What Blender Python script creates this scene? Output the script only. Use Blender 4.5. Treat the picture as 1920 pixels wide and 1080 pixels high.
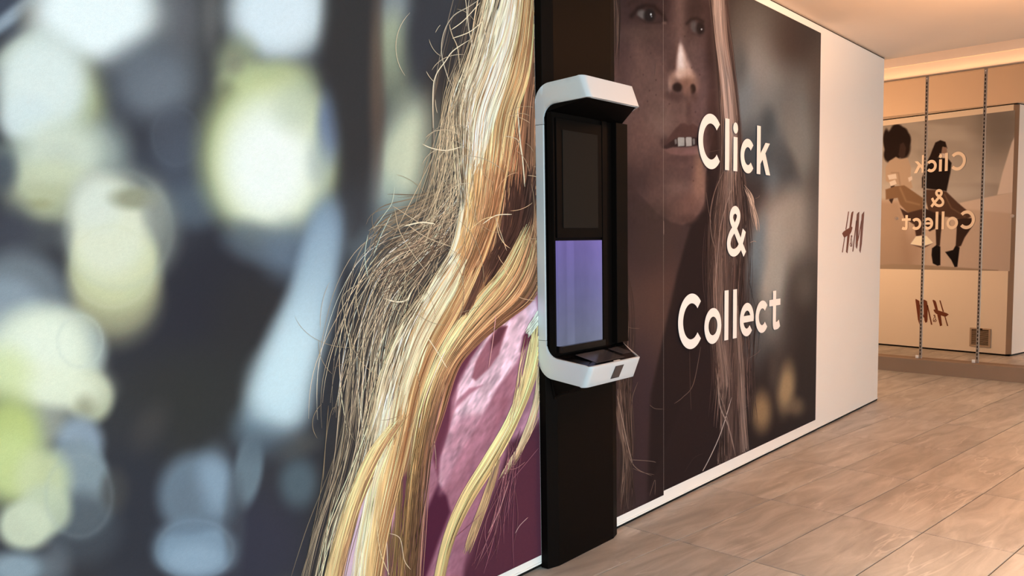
import bpy, math, random
import numpy as np
from mathutils import Matrix, Vector

random.seed(7)
RNG = np.random.default_rng(11)
S = bpy.context.scene
for o in list(bpy.data.objects):
    bpy.data.objects.remove(o)
COL = S.collection

# ------------------------------------------------------------------ camera
F_PX, PITCH, ROLL, YAW = 1631.832, 0.087365, -0.014222, 0.66693
CX, CY = 37.155, 54.668
CAM = np.array([0.0, 0.0, 1.5])
FW = np.array([math.cos(PITCH)*math.cos(YAW), math.cos(PITCH)*math.sin(YAW), -math.sin(PITCH)])
_rt = np.array([math.sin(YAW), -math.cos(YAW), 0.0])
_up = np.cross(_rt, FW)
RT = math.cos(ROLL)*_rt + math.sin(ROLL)*_up
UP = -math.sin(ROLL)*_rt + math.cos(ROLL)*_up
cd = bpy.data.cameras.new('camera')
cam = bpy.data.objects.new('camera', cd)
COL.objects.link(cam)
cam.matrix_world = Matrix(((RT[0], UP[0], -FW[0], CAM[0]), (RT[1], UP[1], -FW[1], CAM[1]),
                           (RT[2], UP[2], -FW[2], CAM[2]), (0, 0, 0, 1)))
cd.sensor_fit = 'HORIZONTAL'
cd.sensor_width = 36.0
cd.lens = F_PX*36.0/1920.0
cd.shift_x = -CX/1920.0
cd.shift_y = CY/1920.0
cd.clip_start = 0.05
S.camera = cam

# ------------------------------------------------------------------ view, world, lights
S.view_settings.view_transform = 'Standard'
S.view_settings.look = 'None'
S.view_settings.exposure = 0.32
S.view_settings.gamma = 1.0
S.view_settings.use_curve_mapping = False
W = bpy.data.worlds.new('shop_ambient')
S.world = W
W.use_nodes = True
W.node_tree.nodes['Background'].inputs[0].default_value = (1.0, 0.93, 0.90, 1)
W.node_tree.nodes['Background'].inputs[1].default_value = 0.20

MANG = -0.112607                       # the shop grid is turned against the pop-up wall
NV = np.array([math.cos(MANG), math.sin(MANG), 0.0])      # towards the mirror wall
TV = np.array([-NV[1], NV[0], 0.0])                       # along the mirror wall
def nt(n, t, z=0.0):
    return NV*n + TV*t + np.array([0, 0, z])
WY, XC, H = 2.3864, 8.168, 3.07        # wall plane, wall corner, ceiling height

def area(name, loc, target, sx, sy, power, color, spread=math.pi):
    l = bpy.data.lights.new(name, 'AREA')
    l.shape = 'RECTANGLE'; l.size = sx; l.size_y = sy; l.energy = power; l.color = color; l.spread = spread
    o = bpy.data.objects.new(name, l); COL.objects.link(o)
    o.location = loc
    o.rotation_euler = (Vector(target)-Vector(loc)).to_track_quat('-Z', 'Y').to_euler()
    return o
def spot(name, loc, target, power, color, angle, blend=0.6, r=0.05):
    l = bpy.data.lights.new(name, 'SPOT')
    l.energy = power; l.color = color; l.spot_size = math.radians(angle); l.spot_blend = blend; l.shadow_soft_size = r
    o = bpy.data.objects.new(name, l); COL.objects.link(o)
    o.location = loc
    o.rotation_euler = (Vector(target)-Vector(loc)).to_track_quat('-Z', 'Y').to_euler()
    return o
COOL = (0.70, 0.93, 1.0)
WARM = (1.0, 0.56, 0.27)
area('daylight_window', (-1.6, -4.2, 1.35), (1.0, WY, 0.9), 3.6, 2.4, 400, COOL)
area('wall_fill', (3.0, -4.2, 1.4), (3.3, WY, 0.7), 1.4, 1.8, 50, (0.86, 0.94, 1.0))  # unseen fill panel, added to brighten the wall and kiosk front
for i, (n, t, pw, an, wc) in enumerate(((3.9, 0.5, 330, 60, (1.0, 0.70, 0.47)), (6.1, 0.0, 420, 70, (1.0, 0.60, 0.33)), (7.3, 0.5, 170, 66, WARM), (8.6, 1.1, 100, 74, WARM))):
    p = nt(n, t, 3.05 if n < 7.9 else 3.48)
    spot('downlight', p, nt(n, t, 0), pw, wc, an, 0.9)
area('end_fill', nt(9.45, 5.9, 2.1), (XC, 2.9, 1.5), 0.6, 1.4, 42, WARM)  # added fill hidden behind the corner, brightens the end face for the mirrors
area('mirror_led', nt(9.748, 2.5, 3.212), nt(9.762, 2.5, 4.0), 5.0, 0.02, 3.6, (1.0, 0.50, 0.20))
area('ceiling_fill', nt(5.3, 0.5, 2.3), nt(5.3, 0.8, 3.15), 0.4, 0.4, 112, (1.0, 0.48, 0.19), math.radians(135))  # unseen warm fill added in mid-air to brighten the ceiling, no fixture

# ------------------------------------------------------------------ helpers
def pix_ray(q):
    return FW*F_PX + RT*(q[0]-960-CX) - UP*(q[1]-540-CY)
def on_wall(q, y=WY):
    d = pix_ray(q)
    return CAM + d*(y/d[1])
def to_pixel(P):                       # wall/end-face point(s) -> image pixel coordinates in the camera view
    d = P-CAM
    z = d@FW
    return 960+CX+F_PX*(d@RT)/z, 540+CY-F_PX*(d@UP)/z
MOFF = 9.765
def end_face(q):                       # image pixel in the mirror -> point on the end face
    d = pix_ray(q)
    P = CAM + d*(MOFF/(d@NV))
    r = d-2*(d@NV)*NV
    return P + r*((XC-P[0])/r[0])
def end_to_pixel(P):  # end-face points, reflected in the mirror plane -> image pixels
    k = MOFF-P@NV
    return to_pixel(P+2*np.outer(k, NV))

def mesh(name, verts, faces, mat=None, parent=None, smooth=False, cols=None):
    m = bpy.data.meshes.new(name)
    m.from_pydata([tuple(v) for v in verts], [], faces)
    m.update()
    if smooth:
        m.polygons.foreach_set('use_smooth', [True]*len(m.polygons))
    if cols is not None:
        a = m.color_attributes.new('Col', 'FLOAT_COLOR', 'POINT')
        c = np.ones((len(verts), 4), np.float32); c[:, :3] = cols
        a.data.foreach_set('color', c.ravel())
    o = bpy.data.objects.new(name, m); COL.objects.link(o)
    if mat: m.materials.append(mat)
    if parent: o.parent = parent
    return o
def quadmesh(name, V, Q, cols, mat, parent=None):      # fast numpy path
    m = bpy.data.meshes.new(name)
    nv, nq = len(V), len(Q)
    m.vertices.add(nv); m.vertices.foreach_set('co', np.asarray(V, np.float32).ravel())
    m.loops.add(nq*4); m.loops.foreach_set('vertex_index', np.asarray(Q, np.int32).ravel())
    m.polygons.add(nq); m.polygons.foreach_set('loop_start', np.arange(0, nq*4, 4, dtype=np.int32))
    m.update(calc_edges=True)
    a = m.color_attributes.new('Col', 'FLOAT_COLOR', 'POINT')
    c = np.ones((nv, 4), np.float32); c[:, :3] = cols
    a.data.foreach_set('color', c.ravel())
    o = bpy.data.objects.new(name, m); COL.objects.link(o)
    m.materials.append(mat)
    if parent: o.parent = parent
    return o
class MB:
    def __init__(s): s.v = []; s.f = []
    def add(s, v, f):
        b = len(s.v); s.v += [tuple(x) for x in v]; s.f += [tuple(b+i for i in q) for q in f]
    def box(s, a, b):
        (x0, y0, z0), (x1, y1, z1) = a, b
        s.add([(x0,y0,z0),(x1,y0,z0),(x1,y1,z0),(x0,y1,z0),(x0,y0,z1),(x1,y0,z1),(x1,y1,z1),(x0,y1,z1)],
              [(0,3,2,1),(4,5,6,7),(0,1,5,4),(1,2,6,5),(2,3,7,6),(3,0,4,7)])
    def obox(s, n0, n1, t0, t1, z0, z1):               # box on the turned shop grid
        c = [nt(n, t, z) for z in (z0, z1) for n, t in ((n0,t0),(n1,t0),(n1,t1),(n0,t1))]
        s.add(c, [(0,3,2,1),(4,5,6,7),(0,1,5,4),(1,2,6,5),(2,3,7,6),(3,0,4,7)])
    def loft(s, A, B):                                  # two equal rings, capped
        k = len(A)
        s.add(list(A)+list(B), [tuple(range(k-1, -1, -1)), tuple(range(k, 2*k))] +
              [(i, (i+1) % k, k+(i+1) % k, k+i) for i in range(k)])
    def build(s, name, mat, parent=None, smooth=False, bevel=0):
        o = mesh(name, s.v, s.f, mat, parent, smooth)
        if bevel:
            b = o.modifiers.new('bevel', 'BEVEL'); b.width = bevel; b.segments = 2; b.limit_method = 'ANGLE'
        return o
def tag(o, label=None, cat=None, group=None, kind=None):
    if label: o['label'] = label
    if cat: o['category'] = cat
    if group: o['group'] = group
    if kind: o['kind'] = kind
    return o
def empty(name, loc):
    o = bpy.data.objects.new(name, None); COL.objects.link(o); o.location = tuple(loc)
    o.empty_display_size = 0.1
    return o
def adopt(root, *kids):                # parent with world positions kept (roots are unrotated)
    for k in kids:
        k.parent = root
        k.matrix_parent_inverse = Matrix.Translation(root.location).inverted()

# ------------------------------------------------------------------ materials
def mat(name, color, rough=0.5, metal=0.0, spec=0.5, bump=0.0, bscale=60, var=0.0):
    m = bpy.data.materials.new(name); m.use_nodes = True
    nd, lk = m.node_tree.nodes, m.node_tree.links
    b = nd['Principled BSDF']
    b.inputs['Base Color'].default_value = (*color, 1)
    b.inputs['Roughness'].default_value = rough
    b.inputs['Metallic'].default_value = metal
    b.inputs['Specular IOR Level'].default_value = spec
    tc = nd.new('ShaderNodeTexCoord')
    if var:
        nz = nd.new('ShaderNodeTexNoise'); nz.inputs['Scale'].default_value = 3.0; nz.inputs['Detail'].default_value = 5
        mr = nd.new('ShaderNodeMapRange'); mr.inputs[3].default_value = 1-var; mr.inputs[4].default_value = 1+var
        mx = nd.new('ShaderNodeMix'); mx.data_type = 'RGBA'; mx.blend_type = 'MULTIPLY'; mx.inputs[0].default_value = 1
        mx.inputs[6].default_value = (*color, 1)
        lk.new(tc.outputs['Object'], nz.inputs['Vector']); lk.new(nz.outputs[0], mr.inputs[0])
        lk.new(mr.outputs[0], mx.inputs[7]); lk.new(mx.outputs[2], b.inputs['Base Color'])
    if bump:
        nz = nd.new('ShaderNodeTexNoise'); nz.inputs['Scale'].default_value = bscale; nz.inputs['Detail'].default_value = 3
        bp = nd.new('ShaderNodeBump'); bp.inputs['Strength'].default_value = bump; bp.inputs['Distance'].default_value = 0.002
        lk.new(tc.outputs['Object'], nz.inputs['Vector']); lk.new(nz.outputs[0], bp.inputs['Height'])
        lk.new(bp.outputs[0], b.inputs['Normal'])
    return m
def print_mat():
    m = bpy.data.materials.new('printed_vinyl'); m.use_nodes = True
    nd, lk = m.node_tree.nodes, m.node_tree.links
    b = nd['Principled BSDF']
    a = nd.new('ShaderNodeVertexColor'); a.layer_name = 'Col'
    tc = nd.new('ShaderNodeTexCoord')
    nz = nd.new('ShaderNodeTexNoise'); nz.inputs['Scale'].default_value = 420; nz.inputs['Detail'].default_value = 2
    mr = nd.new('ShaderNodeMapRange'); mr.inputs[3].default_value = 0.86; mr.inputs[4].default_value = 1.14
    mx = nd.new('ShaderNodeMix'); mx.data_type = 'RGBA'; mx.blend_type = 'MULTIPLY'; mx.inputs[0].default_value = 1
    lk.new(tc.outputs['Object'], nz.inputs['Vector']); lk.new(nz.outputs[0], mr.inputs[0])
    lk.new(a.outputs[0], mx.inputs[6]); lk.new(mr.outputs[0], mx.inputs[7])
    lk.new(mx.outputs[2], b.inputs['Base Color'])
    b.inputs['Roughness'].default_value = 0.6
    b.inputs['Specular IOR Level'].default_value = 0.03
    return m
M = dict(
    wall=mat('white_wall_paint', (0.83, 0.81, 0.79), 0.6, spec=0.25, bump=0.05, bscale=220, var=0.015),
    ceil=mat('ceiling_paint', (0.82, 0.71, 0.62), 0.75, spec=0.2, bump=0.04, bscale=180, var=0.02),
    black=mat('black_powder_coat', (0.004, 0.0028, 0.0024), 0.5, spec=0.05, bump=0.05, bscale=400),
    piano=mat('black_gloss_plastic', (0.005, 0.004, 0.004), 0.15, spec=0.3, var=0.1),
    gap=mat('shadow_gap_black', (0.01, 0.009, 0.008), 0.7, spec=0.1, var=0.1),
    shell=mat('silver_white_lacquer', (0.64, 0.66, 0.69), 0.36, metal=0.1, spec=0.5, bump=0.02, bscale=500, var=0.02),
    vinyl=mat('white_vinyl_letter', (0.85, 0.83, 0.82), 0.5, spec=0.25, var=0.02),
    logo=mat('red_brown_vinyl', (0.165, 0.050, 0.028), 0.5, spec=0.25, var=0.08),
    plinth=mat('stone_plinth', (0.25, 0.175, 0.125), 0.5, spec=0.3, bump=0.1, bscale=90, var=0.12),
    metal=mat('zinc_standard', (0.34, 0.28, 0.24), 0.45, metal=0.5, var=0.08),
    slot=mat('slot_dark', (0.02, 0.015, 0.012), 0.7, spec=0.1, var=0.1),
    corner=mat('corner_profile', (0.44, 0.34, 0.27), 0.5, spec=0.3, var=0.04),
    seamgrey=mat('light_seam', (0.20, 0.175, 0.16), 0.6, var=0.05),
    grout=mat('tile_grout', (0.07, 0.058, 0.05), 0.8, spec=0.1, bump=0.2, bscale=200, var=0.1),
    clip=mat('clear_white_clip', (0.8, 0.76, 0.72), 0.3, var=0.03),
    grille=mat('grey_vent_metal', (0.46, 0.38, 0.32), 0.5, metal=0.3, var=0.05),
    badge=mat('dark_scanner_window', (0.05, 0.042, 0.045), 0.2, spec=0.5, var=0.1),
)
PRINT = print_mat()
m = M['mirror'] = bpy.data.materials.new('mirror_glass'); m.use_nodes = True
b = m.node_tree.nodes['Principled BSDF']
b.inputs['Base Color'].default_value = (0.86, 0.80, 0.74, 1); b.inputs['Metallic'].default_value = 1.0; b.inputs['Roughness'].default_value = 0.005

def screen_mat():
    m = bpy.data.materials.new('lavender_display'); m.use_nodes = True
    nd, lk = m.node_tree.nodes, m.node_tree.links
    b = nd['Principled BSDF']
    tc = nd.new('ShaderNodeTexCoord'); sp = nd.new('ShaderNodeSeparateXYZ'); lk.new(tc.outputs['Generated'], sp.inputs[0])
    rv = nd.new('ShaderNodeValToRGB'); e = rv.color_ramp.elements
    e[0].position = 0; e[0].color = (0.185, 0.205, 0.31, 1); e[1].position = 1; e[1].color = (0.215, 0.165, 0.50, 1)
    x = e.new(0.55); x.color = (0.175, 0.165, 0.385, 1)
    lk.new(sp.outputs['Z'], rv.inputs[0])
    rh = nd.new('ShaderNodeValToRGB'); h = rh.color_ramp.elements
    h[0].position = 0.0; h[0].color = (1.0, 1.0, 1.0, 1); h[1].position = 1.0; h[1].color = (1.15, 1.12, 1.0, 1)
    for ps, c in ((0.16, 0.86), (0.20, 1.02), (0.33, 1.05), (0.36, 0.86), (0.6, 0.9), (0.97, 1.2)):
        q = h.new(ps); q.color = (c, c, c, 1)
    lk.new(sp.outputs['X'], rh.inputs[0])
    nz = nd.new('ShaderNodeTexNoise'); nz.inputs['Scale'].default_value = 5; lk.new(tc.outputs['Generated'], nz.inputs['Vector'])
    mr = nd.new('ShaderNodeMapRange'); mr.inputs[3].default_value = 0.88; mr.inputs[4].default_value = 1.12; lk.new(nz.outputs[0], mr.inputs[0])
    m1 = nd.new('ShaderNodeMix'); m1.data_type = 'RGBA'; m1.blend_type = 'MULTIPLY'; m1.inputs[0].default_value = 1
    lk.new(rv.outputs[0], m1.inputs[6]); lk.new(rh.outputs[0], m1.inputs[7])
    m2 = nd.new('ShaderNodeMix'); m2.data_type = 'RGBA'; m2.blend_type = 'MULTIPLY'; m2.inputs[0].default_value = 1
    lk.new(m1.outputs[2], m2.inputs[6]); lk.new(mr.outputs[0], m2.inputs[7])
    b.inputs['Base Color'].default_value = (0.01, 0.01, 0.012, 1); b.inputs['Roughness'].default_value = 0.2
    lk.new(m2.outputs[2], b.inputs['Emission Color']); b.inputs['Emission Strength'].default_value = 0.62; b.inputs['Specular IOR Level'].default_value = 0.08
    return m
M['screen'] = screen_mat()

def tile_mat():
    m = bpy.data.materials.new('veined_stone_tile'); m.use_nodes = True
    nd, lk = m.node_tree.nodes, m.node_tree.links
    b = nd['Principled BSDF']
    tc = nd.new('ShaderNodeTexCoord'); oi = nd.new('ShaderNodeObjectInfo')
    off = nd.new('ShaderNodeVectorMath'); off.operation = 'MULTIPLY_ADD'
    sc = nd.new('ShaderNodeCombineXYZ')
    mul = nd.new('ShaderNodeMath'); mul.operation = 'MULTIPLY'; mul.inputs[1].default_value = 37.0
    lk.new(oi.outputs['Random'], mul.inputs[0])
    for i in range(3): lk.new(mul.outputs[0], sc.inputs[i])
    add = nd.new('ShaderNodeVectorMath'); add.operation = 'ADD'
    lk.new(tc.outputs['Object'], add.inputs[0]); lk.new(sc.outputs[0], add.inputs[1])
    def noise(scale, stretch, detail, dist, rough=0.55, rot=0.0):
        mp = nd.new('ShaderNodeMapping'); mp.inputs['Scale'].default_value = stretch; mp.inputs['Rotation'].default_value = (0, 0, rot)
        n = nd.new('ShaderNodeTexNoise'); n.inputs['Scale'].default_value = scale; n.inputs['Detail'].default_value = detail
        n.inputs['Distortion'].default_value = dist; n.inputs['Roughness'].default_value = rough
        lk.new(add.outputs[0], mp.inputs['Vector']); lk.new(mp.outputs[0], n.inputs['Vector']); return n
    def ramp(src, stops):
        r = nd.new('ShaderNodeValToRGB'); e = r.color_ramp.elements
        e[0].position, e[0].color = stops[0][0], (*stops[0][1], 1); e[1].position, e[1].color = stops[-1][0], (*stops[-1][1], 1)
        for p_, c in stops[1:-1]:
            q = e.new(p_); q.color = (*c, 1)
        lk.new(src, r.inputs[0]); return r
    n1 = noise(2.2, (1.0, 4.2, 1), 6, 0.9, 0.55, 0.16)
    base = ramp(n1.outputs[0], [(0.25, (0.275, 0.262, 0.252)), (0.45, (0.37, 0.358, 0.345)), (0.6, (0.445, 0.432, 0.418)), (0.8, (0.53, 0.52, 0.505))])
    n2 = noise(3.1, (0.8, 5.5, 1), 8, 1.6, 0.7, 0.16)
    vein = ramp(n2.outputs[0], [(0.60, (0, 0, 0)), (0.70, (0.12, 0.12, 0.12)), (0.78, (0.8, 0.8, 0.8))])
    mx = nd.new('ShaderNodeMix'); mx.data_type = 'RGBA'; lk.new(vein.outputs[0], mx.inputs[0])
    lk.new(base.outputs[0], mx.inputs[6]); mx.inputs[7].default_value = (0.69, 0.67, 0.64, 1)
    n4 = noise(1.5, (0.55, 3.6, 1), 3, 1.0, 0.5, 0.2)
    ab = nd.new('ShaderNodeMath'); ab.operation = 'SUBTRACT'; ab.inputs[1].default_value = 0.5; lk.new(n4.outputs[0], ab.inputs[0])
    ab2 = nd.new('ShaderNodeMath'); ab2.operation = 'ABSOLUTE'; lk.new(ab.outputs[0], ab2.inputs[0])
    rid = ramp(ab2.outputs[0], [(0.0, (0.45, 0.45, 0.45)), (0.006, (0.2, 0.2, 0.2)), (0.016, (0, 0, 0))])
    n5 = noise(1.6, (1, 1, 1), 2, 0.5)
    msk = ramp(n5.outputs[0], [(0.50, (0, 0, 0)), (0.62, (1, 1, 1))])
    mv = nd.new('ShaderNodeMath'); mv.operation = 'MULTIPLY'; lk.new(rid.outputs[0], mv.inputs[0]); lk.new(msk.outputs[0], mv.inputs[1])
    mxb = nd.new('ShaderNodeMix'); mxb.data_type = 'RGBA'; lk.new(mv.outputs[0], mxb.inputs[0])
    lk.new(mx.outputs[2], mxb.inputs[6]); mxb.inputs[7].default_value = (0.75, 0.73, 0.70, 1)
    n3 = noise(60, (1, 2, 1), 2, 0)
    g = nd.new('ShaderNodeMapRange'); g.inputs[3].default_value = 0.94; g.inputs[4].default_value = 1.06; lk.new(n3.outputs[0], g.inputs[0])
    rr = nd.new('ShaderNodeMapRange'); rr.inputs[3].default_value = 0.90; rr.inputs[4].default_value = 1.08; lk.new(oi.outputs['Random'], rr.inputs[0])
    mm = nd.new('ShaderNodeMath'); mm.operation = 'MULTIPLY'; lk.new(g.outputs[0], mm.inputs[0]); lk.new(rr.outputs[0], mm.inputs[1])
    m2 = nd.new('ShaderNodeMix'); m2.data_type = 'RGBA'; m2.blend_type = 'MULTIPLY'; m2.inputs[0].default_value = 1
    lk.new(mxb.outputs[2], m2.inputs[6]); lk.new(mm.outputs[0], m2.inputs[7]); lk.new(m2.outputs[2], b.inputs['Base Color'])
    b.inputs['Roughness'].default_value = 0.42; b.inputs['Specular IOR Level'].default_value = 0.35
    bp = nd.new('ShaderNodeBump'); bp.inputs['Strength'].default_value = 0.12; bp.inputs['Distance'].default_value = 0.004
    lk.new(n1.outputs[0], bp.inputs['Height']); lk.new(bp.outputs[0], b.inputs['Normal'])
    return m
M['tile'] = tile_mat()

# ------------------------------------------------------------------ floor of stone tiles
fl = MB(); fl.obox(-5.5, 10.4, -6.0, 8.5, -0.12, -0.004)
floor = tag(fl.build('floor', M['grout']), kind='structure')
TN, TT, GAP = 0.922, 0.425, 0.0029
tm = bpy.data.meshes.new('tile')
a, c, z0, z1, ch = TN/2-GAP, TT/2-GAP, -0.0045, 0.0, 0.0012
tv = [(-a,-c,z0),(a,-c,z0),(a,c,z0),(-a,c,z0),(-a,-c,z1-ch),(a,-c,z1-ch),(a,c,z1-ch),(-a,c,z1-ch),
      (-a+ch,-c+ch,z1),(a-ch,-c+ch,z1),(a-ch,c-ch,z1),(-a+ch,c-ch,z1)]
tf = [(0,1,5,4),(1,2,6,5),(2,3,7,6),(3,0,4,7),(4,5,9,8),(5,6,10,9),(6,7,11,10),(7,4,8,11),(8,9,10,11)]
tm.from_pydata(tv, [], tf); tm.materials.append(M['tile'])
for i in range(-1, 8):
    for j in range(-5, 13):
        n, t = 3.51+(i+0.5)*TN, 2.047+(j-2+0.5)*TT
        P = nt(n, t)
        if P[1]-TT*0.5 > WY+0.25 and P[0] < XC-0.7:    # wholly under the pop-up room
            continue
        if n > 10.0: continue
        o = bpy.data.objects.new('tile', tm); COL.objects.link(o)
        o.location = tuple(P); o.rotation_euler = (0, 0, MANG); o.parent = floor

# ------------------------------------------------------------------ shell of the pop-up wall
w = MB(); w.box((-2.0, WY, 0.021), (XC-0.05, WY+0.10, H-0.014))
wall_front = tag(w.build('wall_front', M['wall']), kind='structure')
w = MB(); w.box((XC-0.10, WY+0.05, 0.021), (XC, WY+5.2, H-0.014))
wall_end = tag(w.build('wall_end', M['wall']), kind='structure')
w = MB()
w.loft([(XC-0.05, WY, 0.021), (XC, WY+0.05, 0.021), (XC-0.05, WY+0.05, 0.021)],
       [(XC-0.05, WY, H-0.014), (XC, WY+0.05, H-0.014), (XC-0.05, WY+0.05, H-0.014)])
tag(w.build('trim_1', M['corner']), kind='structure')
w = MB(); w.box((-2.0, WY+0.012, 0.0), (XC-0.012, WY+0.05, 0.0215)); 
tag(w.build('baseboard_front', M['gap']), kind='structure')
w = MB(); w.box((XC-0.05, WY+0.012, 0.0), (XC-0.012, WY+5.2, 0.0215))
tag(w.build('baseboard_end', M['gap']), kind='structure')
w = MB(); w.box((-2.0, WY+0.012, H-0.0145), (XC-0.012, WY+0.05, H)); w.box((XC-0.05, WY+0.05, H-0.0145), (XC-0.012, WY+5.2, H))
tag(w.build('trim_2', M['gap']), kind='structure')
w = MB(); w.box((-2.0, WY-0.0045, 0.0215), (3.07, WY, 0.031)); w.box((3.67, WY-0.0045, 0.0215), (XC-0.051, WY, 0.031))
tag(w.build('trim_3', M['wall']), kind='structure')

# ceiling, ending in a recess with a cove above the mirrors
w = MB(); w.obox(-5.5, 7.903, -6.0, 8.5, H, H+0.48)
tag(w.build('ceiling', M['ceil']), kind='structure')
w = MB(); w.obox(7.903, 10.4, -6.0, 8.5, 3.50, 3.55)
tag(w.build('ceiling_recess', M['ceil']), kind='structure')
w = MB(); w.obox(9.80, 10.4, -6.0, 8.5, 0.0, 3.50)
tag(w.build('wall_mirror', M['ceil']), kind='structure')
w = MB(); w.obox(9.77, 9.80, -6.0, 8.5, 3.345, 3.50)
tag(w.build('trim_4', M['ceil']), kind='structure')
w = MB(); w.obox(9.735, 9.80, -6.0, 8.5, 3.199, 3.208)
tag(w.build('trim_5', M['corner']), kind='structure')
w = MB(); w.obox(MOFF-0.116, 9.80, -6.0, 8.5, 0.0, 0.150)
tag(w.build('baseboard_mirror', M['plinth']), kind='structure')

# ------------------------------------------------------------------ mirror panels and slotted standards
SEAMS = [1.307, 1.891, 2.475, 3.059, 3.643, 4.227, 4.811, 5.395]
MIRROR_LABELS = ['mirror panel furthest right along the mirror wall',
    'tall mirror just beyond the right edge of the photo',
    'mirror panel at the right edge showing the reflected wall corner',
    'mirror panel between the two slotted metal strips reflecting the lettering',
    'mirror panel beside the white wall corner reflecting the seated women',
    'mirror panel hidden in part behind the white wall corner',
    'mirror panel behind the pop-up wall']
for k in range(1, 6):
    t0, t1 = SEAMS[k], SEAMS[k+1]
    r = empty('tall_mirror', nt(MOFF, (t0+t1)/2, 0.150))
    w = MB(); w.obox(MOFF, MOFF+0.006, t0+0.004, t1-0.004, 0.1505, 3.197)
    g = w.build('glass', M['mirror'])
    w = MB(); w.obox(MOFF+0.0062, MOFF+0.0345, t0+0.004, t1-0.004, 0.1505, 3.197)
    bk = w.build('backing_board', M['gap'])
    adopt(r, g, bk)
    w = MB(); w.obox(MOFF-0.010, MOFF-0.0002, t0+0.018, t0+0.052, 0.1505, 0.185)
    w.obox(MOFF-0.016, MOFF-0.0002, t0+0.024, t0+0.046, 0.158, 0.176)
    cl = w.build('clip', M['clip'], bevel=0.003)
    adopt(r, cl)
    tag(r, MIRROR_LABELS[k], 'mirror', 'mirror panels on the far wall')
for px, py, k in ((1681, 409.5, 4), (1898, 405, 2)):
    d = pix_ray((px, py)); P = CAM+d*(MOFF/(d@NV))
    w = MB()
    ring = lambda rr, dn: [P-NV*dn+TV*rr*math.cos(a)+np.array([0,0,rr*math.sin(a)]) for a in np.linspace(0, 2*math.pi, 20, endpoint=False)]
    w.loft(ring(0.017, 0.0003), ring(0.017, 0.012)); w.loft(ring(0.010, 0.012), ring(0.008, 0.018))
    o = w.build('mirror_stud', M['grille'])
    tag(o, 'small round stud on the mirror beside the seated woman in the big sweater' if k == 4 else
        'small round stud on the mirror at the right edge of the photo', 'stud', 'mirror studs')
STD_LABELS = {1: 'slotted metal strip second beyond the right edge of the photo', 2: 'slotted metal strip just beyond the right edge of the photo',
              5: 'slotted metal strip hidden right behind the white wall corner', 6: 'slotted metal strip hidden deepest behind the pop-up wall',
              3: 'slotted metal strip on the mirror wall nearest the right edge',
              4: 'slotted metal strip on the mirror wall nearest the white wall corner'}
for k in range(2, 6):
    t = SEAMS[k]
    r = empty('slotted_standard', nt(MOFF, t, 0.151))
    w = MB(); w.obox(MOFF-0.010, MOFF-0.0003, t-0.0135, t+0.0135, 0.151, 3.196)
    bar = w.build('rail', M['metal'], bevel=0.001)
    w = MB()
    z = 0.19
    while z < 3.15:
        w.obox(MOFF-0.0106, MOFF-0.0095, t-0.0055, t+0.0055, z, z+0.026); z += 0.040
    sl = tag(w.build('slots', M['slot']), kind='stuff')
    w = MB(); w.obox(MOFF-0.013, MOFF-0.0098, t-0.005, t+0.005, 3.165, 3.175); sc = w.build('screw', M['clip'])
    adopt(r, bar, sl, sc)
    tag(r, STD_LABELS[k], 'shelf rail', 'slotted standards between mirrors')

# ------------------------------------------------------------------ pickup kiosk: black column with a white C-shaped terminal
K = empty('pickup_kiosk', (3.37, WY-0.03, 0))
tag(K, 'black floor-to-ceiling column with a silver-white C-shaped pickup terminal and lit screen', 'kiosk')
ring = [(3.077, WY-0.0002), (3.077, WY-0.038), (3.140, WY-0.056), (3.600, WY-0.056), (3.664, WY-0.036), (3.664, WY-0.0002)]
w = MB(); w.loft([(x, y, 0.001) for x, y in ring], [(x, y, H-0.001) for x, y in ring])
column = w.build('column', M['black'], bevel=0.002)
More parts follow.
